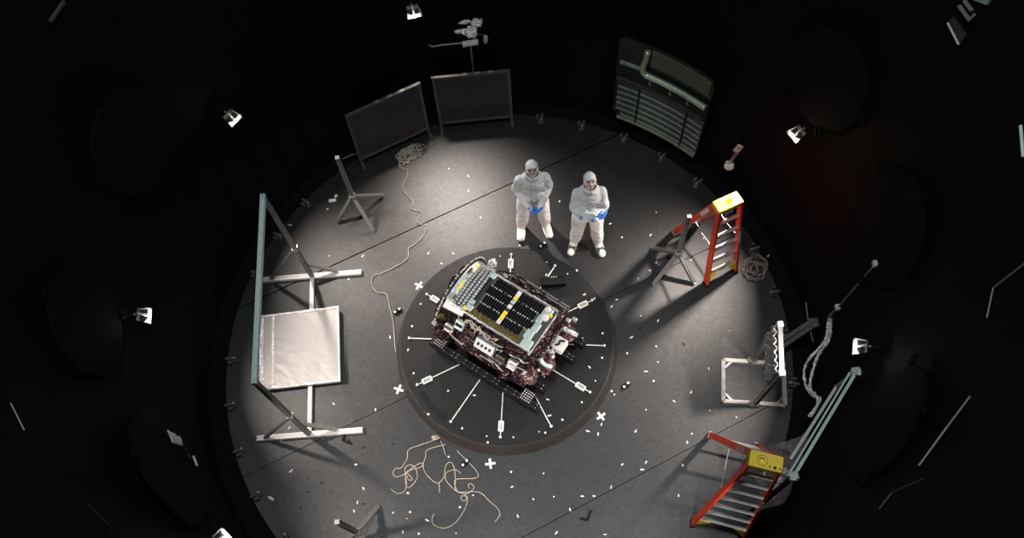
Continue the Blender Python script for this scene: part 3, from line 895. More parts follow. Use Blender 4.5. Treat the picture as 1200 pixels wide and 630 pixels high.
mb = MB(); mb.box(pb_ - d_ * .03, (.12, .12, .03), bev=.004); mb.build('end_plate', M_FRAMEDK, o)

# ------------------------------------------------------------------ stepladders
def ladder(FL, FR, bdir, spread, capc, capw, capd, nstep, label, rearw=.9):
    FL, FR, bdir, capc = V(FL), V(FR), V(bdir).normalized(), V(capc)
    w = (FR - FL).normalized(); up = V((0, 0, 1)); Z = capc.z
    mid = (FL + FR) / 2
    o = thing('stepladder', label, 'ladder', mid, 0, 'red stepladders')
    TL = capc - w * capw * .44 - bdir * capd * .25 - up * .03; TR = capc + w * capw * .44 - bdir * capd * .25 - up * .03
    sl = (TL - FL); 
    for F_, T_, s in ((FL, TL, -1), (FR, TR, 1)):
        mb = MB(); mb.bar(F_ + up * .03, T_, .03, .085, up=-bdir, groove=False); rail = mb.build('front_rail', M_RED, o)
        mb = MB(); mb.box(F_ + up * .02, (.05, .1, .04), Matrix((w, bdir, up)).transposed(), bev=.005); mb.build('foot_pad', M_BLACK, rail)
        d = (T_ - F_).normalized(); 
        mb = MB(); q = F_.lerp(T_, .55) - bdir * .044
        mb.hexa([q + w * x + d * y - bdir * z for z in (0, .003) for x, y in ((-.012, -.15), (.012, -.15), (.012, .12), (-.012, .12))])
        if s > 0: lb = mb.build('label_plate', M_WHITE, rail)
    # steps
    for k in range(1, nstep + 1):
        t = k / (nstep + 1) * .985 
        a, b = FL.lerp(TL, t), FR.lerp(TR, t)
        R = Matrix((w, bdir, up)).transposed()
        mb = MB(); L_ = (b - a).length
        mb.box((a + b) / 2, (L_, .044, .01), R); mb.box((a + b) / 2 - bdir * .02 - up * .012, (L_, .006, .028), R); mb.box((a + b) / 2 + bdir * .02 - up * .012, (L_, .006, .028), R)
        st = mb.build('step', M_ALU, o)
    # corner braces under the lowest step
    t = .985 / (nstep + 1)
    a, b = FL.lerp(TL, t), FR.lerp(TR, t); 
    for p, q, F_ in ((a, b, FL), (b, a, FR)):
        e = (q - p).normalized()
        mb = MB(); tri = [p - up * .01, p + e * .15 - up * .01, p.lerp(F_, .8)]
        mb.loft([[x - bdir * z for x in tri] for z in (.02, .03)]); mb.build('corner_brace', M_YEL, o)
    # rear legs
    RLf, RRf = FL + bdir * spread + w * .02, FR + bdir * spread - w * .02
    RLt = capc - w * capw * .40 + bdir * capd * .3 - up * .04; RRt = capc + w * capw * .40 + bdir * capd * .3 - up * .04
    for F_, T_, s in ((RLf, RLt, -1), (RRf, RRt, 1)):
        mb = MB(); mb.bar(F_ + up * .02, T_, .028, .075, up=bdir, groove=False); r = mb.build('rear_rail', M_RED, o)
        mb = MB(); mb.box(F_ + up * .015, (.045, .09, .03), Matrix((w, bdir, up)).transposed(), bev=.004); mb.build('foot_pad', M_ALU, r)
        if s < 0:
            d = (T_ - F_).normalized(); mb = MB(); q = F_.lerp(T_, .78); nrm = d.cross(w).normalized()
            if nrm.z < 0: nrm = -nrm
            ww = -w
            q = q + ww * .0145
            mb.hexa([q + nrm * x + d * y + ww * z for z in (0, .002) for x, y in ((-.025, -.14), (.025, -.14), (.025, .14), (-.025, .14))])
            lp = mb.build('label_plate', mat('pale_red_label', (.75, .45, .38), .6, noise=.15, scale=60), r)
            mb = MB()
            for i in range(6):
                mb.hexa([q + nrm * x + d * (y - .11 + i * .042) + ww * z for z in (.002, .003) for x, y in ((-.018, 0), (.018, 0), (.018, .02), (-.018, .02))])
            mb.build('label_marks', M_WHITE if nstep < 6 else M_DARKG, lp)
    for k in range(1, nstep):
        t = k / nstep; a, b = RLf.lerp(RLt, t), RRf.lerp(RRt, t)
        mb = MB(); mb.bar(a, b, .025, .025, groove=False); mb.build('rear_bar', M_ALUD, o)
    for a, b, c_, d in ((FL, TL, RLf, RLt), (FR, TR, RRf, RRt)):
        mb = MB(); p, q = a.lerp(b, .52), c_.lerp(d, .52); mid_ = (p + q) / 2 - up * .03
        mb.bar(p, mid_, .008, .022, groove=False); mb.bar(mid_, q, .008, .022, groove=False); mb.build('spreader', M_ALU, o)
    # moulded cap with tool recess
    R = Matrix((w, bdir, up)).transposed()
    mb = MB()
    hw, hd = capw / 2, capd / 2; n = 24
    sq = []
    for i in range(n):
        a = 2 * PI * i / n; c_, s = math.cos(a), math.sin(a); k = 1 / max(abs(c_), abs(s))
        rr = .97 if abs(abs(c_) - abs(s)) < .1 else 1
        sq.append((hw * c_ * k * rr, hd * s * k * rr))
    hole = [(.032 * math.cos(2 * PI * i / n), .032 * math.sin(2 * PI * i / n)) for i in range(n)]
    T = lambda x, y, z: capc + R @ V((x, y, z))
    off = -capw * .12 if nstep > 5 else 0
    mb.loft([[T(x * .96, y * .96, -.085) for x, y in sq], [T(x, y, -.07) for x, y in sq], [T(x, y, -.01) for x, y in sq], [T(x * .97, y * .95, 0) for x, y in sq],
             [T(x * 1.5 + off, y * 1.5, -.004) for x, y in hole], [T(x + off, y, -.006) for x, y in hole], [T(x * .9 + off, y * .9, -.05) for x, y in hole]])
    cp = mb.build('top_cap', M_YEL, o)
    mb = MB()
    mb.loft([[T(x * 1.5 * s2 + off, y * 1.5 * s2, z) for x, y in hole] for s2, z in ((1.15, -.002), (1.15, .003), (1.0, .003), (1.0, -.002))], closed=True, cap=False)
    mb.build('cap_ring', mat('olive_ring', (.4, .3, .02), .5, noise=.1), cp)
    if nstep > 5:
        mb = MB()
        for i in range(3): mb.cyl(T(.04 + i * .05, -capd * .28, -.002), .009 + .006 * (i == 1), .004, 12)
        mb.build('cap_holes', M_BLACK, cp)
    else:
        mb = MB(); mb.box(T(0, -capd * .42, -.03), (capw * .5, .004, .02), R); mb.build('cap_label', mat('olive_ring', (.4, .3, .02), .5), cp)
    return o

L1 = dict(FL=at(827, 333), FR=at(861, 317))
cap1 = (at(837, 237, 1.58) + at(864, 224.5, 1.58) + at(869.5, 236, 1.58) + at(843, 247, 1.58)) / 4
ladder(L1['FL'], L1['FR'], (-.37, .93, 0), .85, cap1, .34, .17, 5, 'red stepladder with a yellow top beside the upright coil of wire in the upper right')
cap2 = (at(880, 540, 2.08) + at(885, 525, 2.08) + at(916, 539, 2.08) + at(912, 556, 2.08)) / 4
FL2 = at(811, 613); FR2 = FL2 + V((.943, -.333, 0)) * .60
ladder(FL2, FR2, (.333, .943, 0), 1.1, cap2, .33, .17, 7, 'red stepladder with a yellow top at the bottom right in front of the plastic sheet')

# ------------------------------------------------------------------ teal railed upright frame with plastic film at lower right
def teal_frame():
    A, B = at(1003, 436, 1.9), at(930, 558, 1.9)
    dirv = (B - A).normalized(); inn = V((-A.x, -A.y, 0)).normalized()
    bA, bB = V((A.x, A.y, -.088)) + inn * .10, V((B.x, B.y, -.088)) + inn * .10
    o = thing('railed_stand', 'upright frame with two pale teal rails leaning at the right floor edge', 'frame', (bA + bB) / 2)
    mb = MB(); mb.bar(A, B, .03, .035); mb.build('top_rail', M_TEAL, o)
    mb = MB(); mb.bar(A - V((0, 0, .05)) + inn * .05, B - V((0, 0, .05)) + inn * .05, .018, .03); mb.build('top_rail', M_TEAL, o)
    for b, t in ((bA, A), (bB, B)):
        mb = MB(); mb.bar(b + V((0, 0, .03)), t, .04, .04, up=(1, 0, 0)); mb.build('post', M_BLACK, o)
        mb = MB(); mb.box(t + V((0, 0, .01)), (.09, .09, .07), bev=.01); mb.build('corner_block', M_FOIL, o)
    C1, D1 = at(980, 453, 1.5), at(926, 538, 1.5)
    mb = MB(); mb.bar(C1, D1, .03, .035); mb.build('middle_rail', M_ALUW, o)
    mb = MB(); mb.bar(C1, A, .03, .03, up=(1, 0, 0)); mb.build('link_bar', M_ALUD, o)
    for b in (bA, bB):
        mb = MB(); mb.box(b + V((0, 0, .01)), (.14, .14, .02), bev=.004); mb.build('foot_plate', M_BLACK, o)
    return A, B, C1, D1
A_, B_, C1_, D1_ = teal_frame()
# hanging clear plastic sheet
mb = MB(); rows = []
topL, topR = at(952, 497, 1.42), at(926, 572, 1.42)
botL, botR = at(897, 524, .03), at(886, 596, .03)
nu, nv = 14, 16
for i in range(nv + 1):
    t = i / nv; row = []
    for j in range(nu + 1):
        s = j / nu
        p = topL.lerp(topR, s).lerp(botL.lerp(botR, s), t)
        p = p + V((-.87, .3, 0)) * (-.12 * math.sin(t * PI) + .05 * math.sin(s * 9 + t * 3) * t + random.uniform(-.015, .015))
        row.append(V((p.x, p.y, max(.012, p.z))))
    rows.append(row)
rings = [r + [p + V((.004, .002, .004)) for p in reversed(r)] for r in rows]
mb.loft(rings); o = mb.build('plastic_sheet', M_FILM, origin=(botL + botR) / 2)
tag(o, 'crumpled clear plastic sheet hanging from the teal rails behind the lower ladder', 'plastic sheet')
fo = thing('foil_scrap', 'crinkled silver foil scraps on the floor under the teal rails', 'foil', at(906, 576, 0.0))
for px, py, z, r in ((909, 572, .06, .05), (902, 582, .055, .045), (914, 562, .06, .045), (921, 552, .05, .04)):
    crumple(at(px, py, z), r, M_FOIL, 'foil_wad', fo, 6, (1, 1, .8), .4)

# ------------------------------------------------------------------ foil-wrapped hose and rods on the right wall
ho = thing('foil_hose', 'pair of foil wrapped hoses snaking down the right wall beside the teal rails', 'hose', at(962, 480, .1))
h1 = [at(971, 372, 1.3), at(970, 385, 1.2), at(967, 398, 1.1), at(958, 410, 1.0), at(947, 422, .9), at(942, 437, .85), at(946, 455, .85), at(954, 464, .9), at(961, 467, .95), at(956, 477, 1.0), at(948, 487, 1.0)]
h2 = [at(974, 374, 1.3), at(973, 388, 1.2), at(970, 400, 1.1), at(959, 416, 1.0), at(954, 430, .9), at(950, 444, .9), at(950, 456, .92), at(957, 465, .98), at(959, 472, 1.0), at(955, 480, 1.05), at(950, 488, 1.05)]
for h in (h1, h2):
    pts = catmull(h, 8); mb = MB()
    mb.tube([p + V((random.uniform(-.006, .006),) * 3) for p in pts], [.016 + random.uniform(-.006, .006) for _ in pts], 8); mb.build('hose', M_FOIL, ho)
rp = [at(1025.5, 309, 1.75), at(982, 360, 1.5), at(971, 373, 1.3)]
pa = wall_hit(1025.5, 309, .12); 
ro = thing('wall_conduit', 'thin double conduit with end brackets on the right wall above the foil hoses', 'conduit', pa)
for k in (-1, 1):
    off = V((.012 * k, .012 * k, .0))
    q = at(982, 360, 1.5)
    mb = MB(); mb.tube([pa + off * 1.2, q + off], .007, 6); mb.tube(catmull([q + off, at(974 + k, 368, 1.38), at(972 + 1.5 * k, 374, 1.28)], 5), .007, 6); mb.build('conduit', M_ALUD, ro)
for p in (pa, at(981.5, 360, 1.5)):
    mb = MB(); mb.box(p, (.05, .07, .06), bev=.008); mb.build('bracket', M_ALUW, ro)
mb = MB(); mb.tube([at(944.5, 354, .5), at(947, 375, .4), at(953, 401, .25)], .008, 6); o = mb.build('thin_pipe', M_ALUD, origin=at(953, 401, .25))
tag(o, 'thin dark pipe on the wall behind the grey channel beam', 'pipe')

# ------------------------------------------------------------------ foil instrument on a pole behind the screens
ib = V((-.15, 3.70, -.06))
ins = thing('foil_instrument', 'foil wrapped instrument on a thin pole behind the dark screens', 'instrument', ib)
top = at(551.5, 52, 1.55)
mb = MB(); mb.tube([ib, (top.x, top.y, top.z)], .014, 8); mb.build('pole', M_ALUD, ins)
mb = MB(); mb.cyl(ib + V((0, 0, .001)), .1, .03, 20); mb.build('base_disc', M_BLACK, ins)
mb = MB(); mb.box(at(551, 50.5, 1.57), (.21, .07, .05), Matrix.Rotation(.1, 3, 'Z'), bev=.006); mb.build('cross_plate', M_ALUW, ins)
mb = MB(); mb.tube(catmull([at(503, 52.5, 1.55), at(507, 54.5, 1.55), at(520, 52.5, 1.56), at(542, 50.5, 1.57)], 5), .011, 8); mb.build('side_arm', M_ALUD, ins)
crumple(at(551, 38, 1.7), .075, M_FOIL, 'foil_wrap', ins, 8, (1.1, .8, 1.0), .35)
crumple(at(541, 37, 1.68), .055, M_FOIL, 'foil_wrap', ins, 6, (1.6, .6, .6), .35)
crumple(at(559, 27, 1.8), .065, M_FOIL, 'foil_wrap', ins, 8, (1, .8, .9), .4)
crumple(at(545, 26, 1.8), .05, M_FOIL, 'foil_wrap', ins, 6, (1.5, .5, .6), .4)
crumple(at(569, 46, 1.6), .04, M_FOIL, 'foil_flap', ins, 6, (.7, .5, 1.9), .3)
mb = MB(); mb.tube([at(560, 40, 1.65), at(566, 40, 1.65), at(569, 44, 1.62)], .008, 6); mb.build('tie_wire', M_DARKG, ins)
# small foil ball sensor with plate at upper right
sb = at(854.5, 194, .62)
sn_ = thing('foil_sensor', 'small foil ball with a pale bracket plate at the upper right floor edge', 'sensor', (sb.x, sb.y, -.06))
mb = MB(); mb.tube([(sb.x, sb.y, -.06), sb], .012, 8); mb.cyl((sb.x, sb.y, -.059), .06, .02, 14); mb.build('post', M_BLACK, sn_)
crumple(sb, .062, M_FOIL, 'foil_ball', sn_, 8, (1, 1, 1), .25)
pt = at(865, 174, 1.02)
for k in (0, 1):
    mb = MB(); mb.tube([sb + V((.02 * k - .02, 0, .04)), pt + V((.04 * k - .03, -.02, -.06))], .006, 6); mb.build('wire', M_CABLE, sn_)
mb = MB(); mb.box(pt, (.075, .02, .17), Matrix.Rotation(-.5, 3, 'Z') @ Matrix.Rotation(.25, 3, 'Y'), bev=.004); pl = mb.build('bracket_plate', M_ALUW, sn_)
mb = MB(); mb.cyl(pt + V((0, -.008, .03)), .012, -.008, 10, axis=(0, 1, .2)); mb.build('plate_hole', M_BLACK, pl)

# ------------------------------------------------------------------ small fittings on the dark wall
def wall_tube(name, pts, r, mt_, label, cat):
    P_ = [wall_hit(x, y, .05) for x, y in pts]
    mb = MB(); mb.tube(P_, r, 8); o = mb.build(name, mt_, origin=P_[-1]); return tag(o, label, cat)
wall_tube('wall_pipe', [(1200, 309), (1164, 337), (1156.5, 372)], .007, M_ALUD, 'bent pale pipe on the far right wall', 'pipe')
wall_tube('wall_pipe', [(1137, 464), (1110, 500), (1077, 545)], .009, M_ALUD, 'long straight pale teal pipe low on the right wall', 'pipe')
wall_tube('wall_pipe', [(1082, 561), (1045, 577), (1030, 596)], .008, M_DARKG, 'short bent grey pipe in the lower right of the wall', 'pipe')
wall_tube('wall_pipe', [(1196, 147), (1199, 184)], .015, M_TEAL, 'pale teal pipe end at the right edge of the wall', 'pipe')
wall_tube('wall_pipe', [(12.5, 472), (28.5, 504)], .006, M_ALUD, 'thin straight pale pipe on the far left wall', 'pipe')
wall_tube('wall_pipe', [(101, 590), (127, 614), (130, 630)], .012, M_BLACK, 'bent dark grey pipe at the lower left corner of the wall', 'pipe')
wall_tube('wall_pipe', [(75, 2), (58.5, 26)], .025, M_DARKG, 'short grey bar fixed to the upper left wall', 'bar')
fl = thing('foil_tag', 'torn silver foil tag with a wire on the lower left wall', 'foil', wall_hit(206, 514, .03))
mb = MB()
edge = [(195.5, 504), (199, 507), (204, 508.5), (206.5, 512), (209, 511), (212, 516), (213, 522.5), (208, 521), (202, 518.5), (200, 514)]
P_ = [wall_hit(x, y, .06) for x, y in edge]
mb.loft([P_, [p + V((.012, .008, .004)) for p in P_]]); mb.build('foil_flake', M_FOIL, fl)
mb = MB(); mb.tube([wall_hit(213, 522, .05), wall_hit(218, 526, .05)], .012, 6); mb.tube([wall_hit(221, 531, .05), wall_hit(223, 537, .05)], .008, 6); mb.build('wire', M_DARKG, fl)
mb = MB(); mb.tube([wall_hit(226.5, 534, .05), wall_hit(231, 545.5, .05)], .013, 6); mb.build('metal_strip', M_ALUW, fl)
def wall_plate(corners, mt_, name, parent, inset=.06, th=.03):
    mb = MB(); P_ = [wall_hit(x, y, inset) for x, y in corners]; c = V(); 
    n = wall_frame(P_[0])[2]
    mb.loft([P_, [p - n * th for p in P_]]); return mb.build(name, mt_, parent)
wb = thing('wall_rack', 'dim framed metal rack fixed to the top right of the wall', 'rack', wall_hit(1125, 30, .05))
wall_plate([(1112, 24), (1116, 20), (1131, 42), (1124, 52)], M_DARKG, 'dark_plate', wb)
mb = MB(); mb.tube([wall_hit(1110.5, 27, .09), wall_hit(1123.5, 52.5, .09)], .011, 6); mb.build('front_edge', M_ALUW, wb)
mb = MB(); mb.tube([wall_hit(1124, 7, .09), wall_hit(1136.5, 24, .09), wall_hit(1142, 17, .09)], .02, 6); mb.build('angle_bracket', M_ALUD, wb)
mb = MB(); mb.tube([wall_hit(1130, 1, .09), wall_hit(1139, 13, .09)], .02, 6); mb.build('angle_bracket', M_ALUD, wb)
wall_plate([(1140, 0), (1144, -6), (1161, -3), (1156, 6)], M_GRNG, 'pale_box', wb)

# ------------------------------------------------------------------ cables on the floor
def cable(px, r, label, mt_=M_CABLE, name='cable', z=None, lift=0.0, extra=None):
    z = r if z is None else z
    pts = [at(x, y, z) for x, y in px]
    mb = MB(); cp = catmull(pts, 6)
    if lift: cp = [p + V((0, 0, abs(math.sin(i * .7)) * lift)) for i, p in enumerate(cp)]
    mb.tube(cp, r, 6); o = mb.build(name, mt_, origin=pts[0]); return tag(o, label, 'cable')
def T4(pts): return [(380 + x / 4.5, 490 + y / 4.5) for x, y in pts]
coilpts = []
random.seed(11)
for i in range(150):
    q = i / 150; a = i * .5 + random.uniform(-.3, .3)
    big = 1 if random.random() < .55 else .55
    cx = 480 + (6 * math.cos(q * 11)) ; cy = 181 - (3.5 * math.cos(q * 11))
    u = big * math.cos(a) * 12 + random.uniform(-2, 2); v = big * math.sin(a) * 7.5 + random.uniform(-1.5, 1.5)
    coilpts.append((cx + u * .9 + v * .42, cy - u * .42 + v * .9))
trail = [(470, 190), (468, 195), (474, 199), (477.5, 199), (477.5, 206), (472, 220), (476, 228), (484, 237), (483, 245), (494, 249), (489, 258), (492, 263), (500, 264), (498, 274), (486, 286.5), (479, 291), (478, 302), (468, 310), (448, 320), (438.5, 323), (435.5, 331), (441, 342), (452, 344), (454.6, 349), (457, 360), (461, 379), (463, 405), (464, 412)]
cable(coilpts + trail, .0045, 'long beige cable coiled by the left screen and trailing to the turntable', lift=.02)
coil2 = []
for i in range(150):
    a = i * .55 + random.uniform(-.2, .2); rr = .55 + .42 * math.sin(i * .37) * random.uniform(.6, 1)
    coil2.append((884 + rr * 17 * math.cos(a) + random.uniform(-2, 2), 315 + rr * 16 * math.sin(a) + random.uniform(-1.5, 1.5)))
cable(coil2, .0042, 'loose coil of thin grey wire on the floor rim beside the upper ladder', M_CABLEG, 'wire_coil', lift=.05)
cable(T4([(598, 108), (520, 135), (445, 165), (438, 210), (405, 260), (380, 262), (362, 285), (380, 308), (430, 290), (470, 255), (515, 233), (512, 255), (460, 270), (432, 285), (445, 322), (465, 320), (440, 290), (428, 295), (435, 360), (460, 355), (490, 310), (480, 260), (450, 245), (425, 265), (432, 330), (432, 362), (420, 385), (385, 395), (350, 372)]), .0038, 'beige cable looping in a knot below the left of the turntable', z=0.004)
cable(T4([(640, 136), (545, 165), (535, 200), (522, 245), (535, 290), (592, 340), (630, 310), (640, 250), (665, 230), (685, 260), (692, 330), (690, 370), (710, 390), (755, 395), (790, 365), (775, 345), (760, 350), (765, 370)]), .0038, 'beige cable dipping in a wide U below the turntable', z=0.008)
cable(T4([(702, 168), (715, 185), (770, 240), (810, 290), (795, 315), (700, 320), (688, 345), (705, 385), (742, 400), (747, 430), (728, 432), (722, 410), (755, 415), (740, 480), (690, 550), (632, 578), (578, 560), (568, 530), (580, 500)]), .0038, 'beige cable running from the turntable rim down to the long bottom loop', z=0.012)
cable(T4([(720, 290), (690, 270), (645, 285), (640, 320), (665, 355), (700, 385), (740, 388), (790, 385), (830, 395), (870, 435), (915, 475), (925, 510), (900, 545)]), .0038, 'beige cable ending in the lone tail furthest right of the tangle', z=0.016)
cable(T4([(612, 118), (625, 145), (640, 192)]), .0038, 'short beige cable end hanging off the turntable rim', z=0.020)
cable(T4([(605, 340), (609, 390)]), .0038, 'tiny straight piece of cable inside the tangle', z=0.024)
kn = at(513, 509, .1)
ko = thing('cable_knot', 'bundle of cable ends tied at the lower left turntable rim', 'cable', (kn.x, kn.y, 0))
for i in range(6):
    p = [at(511 + random.uniform(-4.5, 4.5), 512 + random.uniform(-3, 3), .02 + random.random() * .13) for _ in range(5)]
    mb = MB(); mb.tube(catmull(p, 4), .0035, 6); mb.build('cable_loop', M_CABLE, ko)
cable([(402, 186), (412, 181.5), (425, 178)], .006, 'short grey cable on the floor beside the back left tripod', M_CABLEG)

# ------------------------------------------------------------------ tape crosses and scraps
def cross(px, py, rot, label, z=0.001):
    p = at(px, py, z); mb = MB()
    for a in (rot, rot + PI / 2): mb.box(p + V((0, 0, .001)), (.125, .028, .002 + (.001 if a == rot else 0)), Matrix.Rotation(a, 3, 'Z'))
    o = mb.build('tape_cross', M_WHITE, origin=p); tag(o, label, 'tape mark', 'white tape crosses')
cross(491, 334.5, .95, 'white tape cross on the floor above left of the spacecraft')
cross(467.3, 456, 1.15, 'white tape cross on the floor left of the turntable')
cross(574.5, 543, .05, 'white tape cross on the floor below the turntable')
cross(704.3, 487.5, .55, 'white tape cross on the floor lower right of the turntable')

random.seed(5)
def scrap_mesh(l, w, kind):
    mb = MB(); n = 5
    if kind == 'dot':
        mb.loft([[V((math.cos(a) * l / 2 * random.uniform(.8, 1.1), math.sin(a) * l / 2 * random.uniform(.8, 1.1), z)) for a in [j * 2 * PI / 9 for j in range(9)]] for z in (0, .004)])
    else:
        bend = random.uniform(-.25, .25) * l
        rings = []
        for i in range(n + 1):
            t = i / n - .5; y = bend * t * t * 4 * .4; z = .003 + .012 * max(0, abs(t) - .25)
            rings.append([V((t * l, y - w / 2, z - .003)), V((t * l, y + w / 2, z - .003)), V((t * l, y + w / 2, z)), V((t * l, y - w / 2, z))])
        mb.loft(rings)
    return mb
protos = {}
def scraps(lst, z, kind, l, w, name, label, group, material=M_WHITE):
    for i, (x, y) in enumerate(lst):
        k = (name, kind, i % 5)
        p = at(x, y, z)
        if k not in protos:
            o = scrap_mesh(l * random.uniform(.45, .95), w * random.uniform(.55, .85), kind).build(name, material)
            tag(o, label, 'scrap', group); protos[k] = o
        else:
            o = protos[k].copy(); C.objects.link(o)
        o.location = p + V((0, 0, .0005)); o.rotation_euler = (0, 0, random.uniform(0, PI))
fl_dots = [(460.7, 600.5), (480.5, 599.6), (476.7, 607.3), (490.7, 625), (554.5, 580), (525.6, 535), (539, 594), (534.5, 624.5), (599, 552.7), (637, 554.5), (625, 584.5), (477.8, 577.3), (419, 588.5), (416.7, 544),
           (649, 581.7), (810.7, 508), (735, 413.6), (832, 481), (863, 488.6), (771, 424), (769, 405.5), (766, 446), (854.8, 387.4), (716.7, 458.3), (720, 462), (729, 278), (526, 197.6), (510, 334),
           (383.8, 245), (418, 544), (769, 307.4), (761.6, 316.8), (748, 326.4), (824.5, 279), (769, 248.7), (386, 299.5), (408.6, 327), (751, 370), (717, 457.8), (757, 479.8), (609, 287.5)]
fl_strips = [(500.7, 609.4), (472, 623), (415, 598.5), (600, 570), (606.7, 604.5), (688.8, 505), (704.8, 497), (701, 508.4), (729, 544), (757, 541.4), (752.4, 550), (716, 570.5), (682.4, 581), (696, 581), (668, 597),
             (652, 624), (709, 626), (805.5, 518), (795, 580.5), (771, 375.7), (757, 435), (830.5, 431.7), (810, 459.5), (655.6, 236), (715, 262), (549, 206.5), (549, 223.6), (502, 296.7), (517.5, 308.7),
             (345.7, 296), (340, 263.6), (457, 395), (339, 501), (329.6, 515.4), (391, 473), (341, 551.6), (762.3, 275.4), (809.8, 304.8), (723, 351), (716.7, 359), (711, 361.6), (418.6, 588.4), (426, 572),
             (563, 255), (531, 297), (740, 395), (790, 470), (745, 505), (800, 545), (900, 300), (425, 300), (440, 480)]
d_dots = [(484.4, 437.3), (502, 485), (516, 485), (541.6, 501.6), (570.4, 510.7), (493, 356), (483, 382), (640.7, 307), (676, 316.7), (665, 320.7), (696.7, 349.6), (706, 390.4), (682.7, 396), (705.6, 419), (697.8, 446),
          (681.8, 471), (659, 491.6), (631.8, 505.6), (639, 506.7), (601.6, 512), (525, 457.8), (484.8, 437), (586, 300), (571.6, 518)]
d_strips = [(644, 486.7), (642, 468), (691, 430), (478, 410), (640, 322), (637, 345), (556, 463), (685, 345)]
scraps(fl_dots, 0, 'dot', .03, .03, 'paper_dot', 'tiny round white scrap lying on the grey chamber floor', 'round white scraps on the floor')
scraps(fl_strips, 0, 'strip', .05, .018, 'tape_scrap', 'small white strip of tape lying on the grey chamber floor', 'white tape scraps on the floor')
scraps(d_dots, DZ, 'dot', .026, .026, 'paper_dot', 'tiny round white scrap lying on the black turntable', 'round white scraps on the turntable')
scraps(d_strips, DZ, 'strip', .042, .016, 'tape_scrap', 'small white strip of tape lying on the black turntable', 'white tape scraps on the turntable')
dk = [(377, 565), (361.6, 576.6), (353, 595), (461, 519.6), (426, 524.5), (801, 403), (426, 590), (409, 515.5), (750, 385)]
scraps(dk, 0, 'strip', .06, .02, 'black_tape_scrap', 'small black strip of tape lying on the grey chamber floor', 'black tape scraps on the floor', M_BLACK)
def card(px, py, sx, sy, rot, label, name='paper_card'):
    p = at(px, py, 0); mb = MB(); mb.box(p + V((0, 0, .003)), (sx, sy, .006), Matrix.Rotation(rot, 3, 'Z'), bev=.002)
    tag(mb.build(name, M_WHITE, origin=p), label, 'card')
card(389.5, 234.8, .10, .05, .03, 'white card lying on the floor left of the back left tripod')
card(393.7, 229.5, .045, .04, .6, 'small white square beside the white card by the back left tripod')
card(317.5, 583.5, .08, .03, -.6, 'white paper slip on the floor at the lower left rim')
# black L-shaped brackets
def ell(px, label):
    P_ = [at(x, y, .012) for x, y in px]; mb = MB(); mb.bar(P_[0], P_[1], .025, .022, groove=False); mb.bar(P_[1], P_[2], .025, .022, groove=False)
    tag(mb.build('angle_bracket', M_BLACK, origin=V((P_[1].x, P_[1].y, 0))), label, 'bracket')
ell([(404, 509), (401.5, 515.5), (412, 519.5)], 'black L-shaped bracket on the floor beside the lower left stand')
ell([(692.3, 597), (688.8, 609), (680, 607)], 'black L-shaped bracket on the floor at the bottom centre')
# black connectors with white ends
def connector(px, py, rot, label, z=0):
    p = at(px, py, z); o = thing('connector', label, 'connector', p, rot)
    M4 = ROOTM[o.name]
    mb = MB(); mb.box(M4 @ V((0, 0, .02)), (.13, .06, .04), M4.to_3x3(), bev=.02); mb.build('body', M_BLACK, o)
    for x in (-.035, .035):
        mb = MB(); mb.cyl(M4 @ V((x, .006 * (1 if x > 0 else -1), .04)), .016, .008, 12); mb.build('contact', M_WHITE, o)
connector(733.5, 452, .5, 'black two-hole connector on the floor right of the turntable')
connector(466, 365, .4, 'black two-hole connector on the floor left of the turntable')
connector(545, 543, .6, 'black two-hole connector among the tangled cables')
connector(636, 288, .5, 'black two-hole connector at the feet of the person on the left')
# black fixture behind the spacecraft on the turntable
bp_ = at(648.5, 333, DZ)
bk = thing('black_fixture', 'black rectangular box fixture on the turntable behind the spacecraft', 'fixture', bp_, -.02)
M4 = ROOTM[bk.name]
mb = MB(); mb.box(M4 @ V((0, 0, .065)), (.33, .10, .08), M4.to_3x3(), bev=.008); mb.build('block', M_BLACK, bk)
for x in (-.12, .12):
    mb = MB(); mb.box(M4 @ V((x, 0, .0135)), (.05, .08, .025), M4.to_3x3()); mb.build('foot', M_BLACK, bk)
for x in (-.1, .1):
    mb = MB(); mb.hexa([M4 @ V(q) for q in ((x - .05, .05, .03), (x + .05, .05, .03), (x + .05, .1, .03), (x - .05, .1, .03), (x - .05, .05, .07), (x + .05, .05, .07), (x + .03, .09, .04), (x - .03, .09, .04))]); mb.build('lug', M_BLACK, bk)
mb = MB()
for i in range(3): mb.cyl(M4 @ V((-.02 + i * .03, .052, .06)), .006, .06, 8)
mb.build('pins', M_ALUW, bk)

